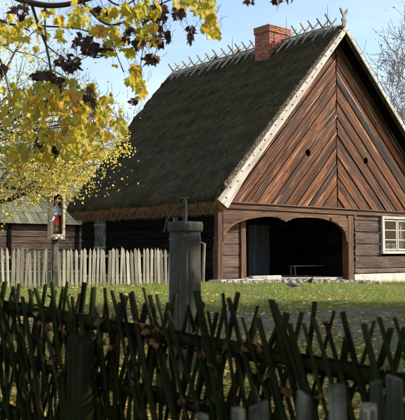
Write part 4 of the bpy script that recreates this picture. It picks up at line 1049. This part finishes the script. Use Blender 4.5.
# leafy trees just right of the picture, whose shade lies over the path and the fences
SG = 'leafy trees beside the path, out of frame to the right'
for i, (x, y, h, lab) in enumerate(((10.4, 2.6, 10, 'green leafy tree just outside the right edge, level with the wattle fence'), (13.6, 9.0, 9, 'green leafy tree just outside the right edge, level with the pump'),
                                    (10.6, 13.2, 10, 'green leafy tree just outside the right edge, beside the path'), (12.2, 15.8, 9, 'green leafy tree just outside the right edge, at the far side of the path'))):
    tree('shade_tree', lab, (x, y), h, 51+i, .26, 4, .9, .25, 4, 'leafg', 9000, .26, .5, 'bark', SG)

# ------------------------------------------------------------------ grass, fallen leaves, weeds
def in_house(x, y):
    dx, dy = x-P0[0], y-P0[1]; u = dx*math.cos(TH)+dy*math.sin(TH); v_ = -dx*math.sin(TH)+dy*math.cos(TH); return u > -.1 and v_ > -.15, u, v_
gp = []; gl = []
def try_grass(x, y, hmul=1):
    inn, u, v_ = in_house(x, y)
    if inn: return
    if -.4 < u < 7.2 and v_ > -.75 and random.random() < .85: return
    n_, f_ = path_edges(x)
    if n_+.1 < y < f_-.1 and random.random() < (.97 if nz(x*1.3, y*1.3, 9) < .15 and min(y-n_, f_-y) > .5 else .6): return
    if nz(x*.9, y*.9, 2) < -.2 and random.random() < .7: return
    gp.append((x, y, gh(x, y))); gl.append(hmul*random.uniform(.03, .085)*(1+.6*nz(x*.5, y*.5, 7)))
for k in range(125000):
    y = random.uniform(16.2, 28.5); x = random.uniform(-.27, .27)*y + random.uniform(-.3, .3); try_grass(x, y)
for k in range(42000):
    y = random.uniform(5.5, 13.5); x = random.uniform(-.30, .30)*y; try_grass(x, y, .9)
for k in range(2500):
    t = random.random(); p = A + dirp*(Lp*t) + nrm*random.uniform(-.1, .22); gp.append((p.x, p.y, gh(p.x, p.y))); gl.append(random.uniform(.06, .2))
for k in range(1600):
    u = random.uniform(6.9, 12); p = H2W(u, -.13-abs(random.gauss(0, .12)), 0); gp.append((p.x, p.y, gh(p.x, p.y))); gl.append(random.uniform(.05, .16))
gp = np.array(gp); gl = np.array(gl); n = len(gp); th_ = rng.random(n)*6.283
d = np.stack([rng.normal(0, .35, n), rng.normal(0, .35, n), np.ones(n)], 1); sd_ = np.stack([np.cos(th_), np.sin(th_), np.zeros(n)], 1)
v, f = strands(gp, d, gl, rng.uniform(.006, .014, n), sd_)
tag(fast_mesh('grass', v, f, 'grass'), 'short green grass before the porch and round the fences', 'grass', kind='stuff')
lp = []
for k in range(9000):
    y = random.uniform(5.6, 13.0); x = random.uniform(-.29, .22)*y
    if random.random() < .75 - .25*x + .6*nz(x*.6, y*.6, 3): lp.append((x, y, gh(x, y)+random.uniform(.012, .06)))
for k in range(19000):
    y = random.uniform(5.2, 28); x = random.uniform(-.29, .29)*y
    inn, u, v_ = in_house(x, y)
    if inn: continue
    dens = .5 + .8*nz(x*.5, y*.5, 5) + (.45 if x < .3 else 0); n_, f_ = path_edges(x)
    if n_ < y < f_: dens *= .75
    elif y > 18: dens *= .42
    if random.random() > dens: continue
    lp.append((x, y, gh(x, y)+random.uniform(.012, .05)))
v, f = leaf_cloud(np.array(lp), .078, .85, .25, .12, 9)
tag(fast_mesh('fallen_leaves', v, f, 'litter'), 'yellow fallen leaves scattered over grass and path', 'leaves', kind='stuff')
# russet leaves caught in the wattle
LC = leaf_meshes('caught_leaf', 'caught', (1.0, 1.7, 2.4), .062)
for k in range(58):
    s = random.uniform(0, LF); z = rail_z(s) + random.choice((.04, .0, -.04, -.06, -.09, -.12, -.36, -.3)) + random.uniform(-.03, .03); p = fp(s, random.uniform(.02, .09), z) + wb
    o = link('caught_leaf', random.choice(LC), None, Matrix.Translation(p) @ Matrix.Rotation(random.uniform(0, 6.3), 4, 'Z') @ Matrix.Rotation(random.uniform(.4, 2.2), 4, 'X') @ Matrix.Scale(random.uniform(.6, 1.1), 4))
    tag(o, 'withered russet leaf caught among the rails of the wattle fence', 'leaf', 'dead leaves caught in the wattle fence')
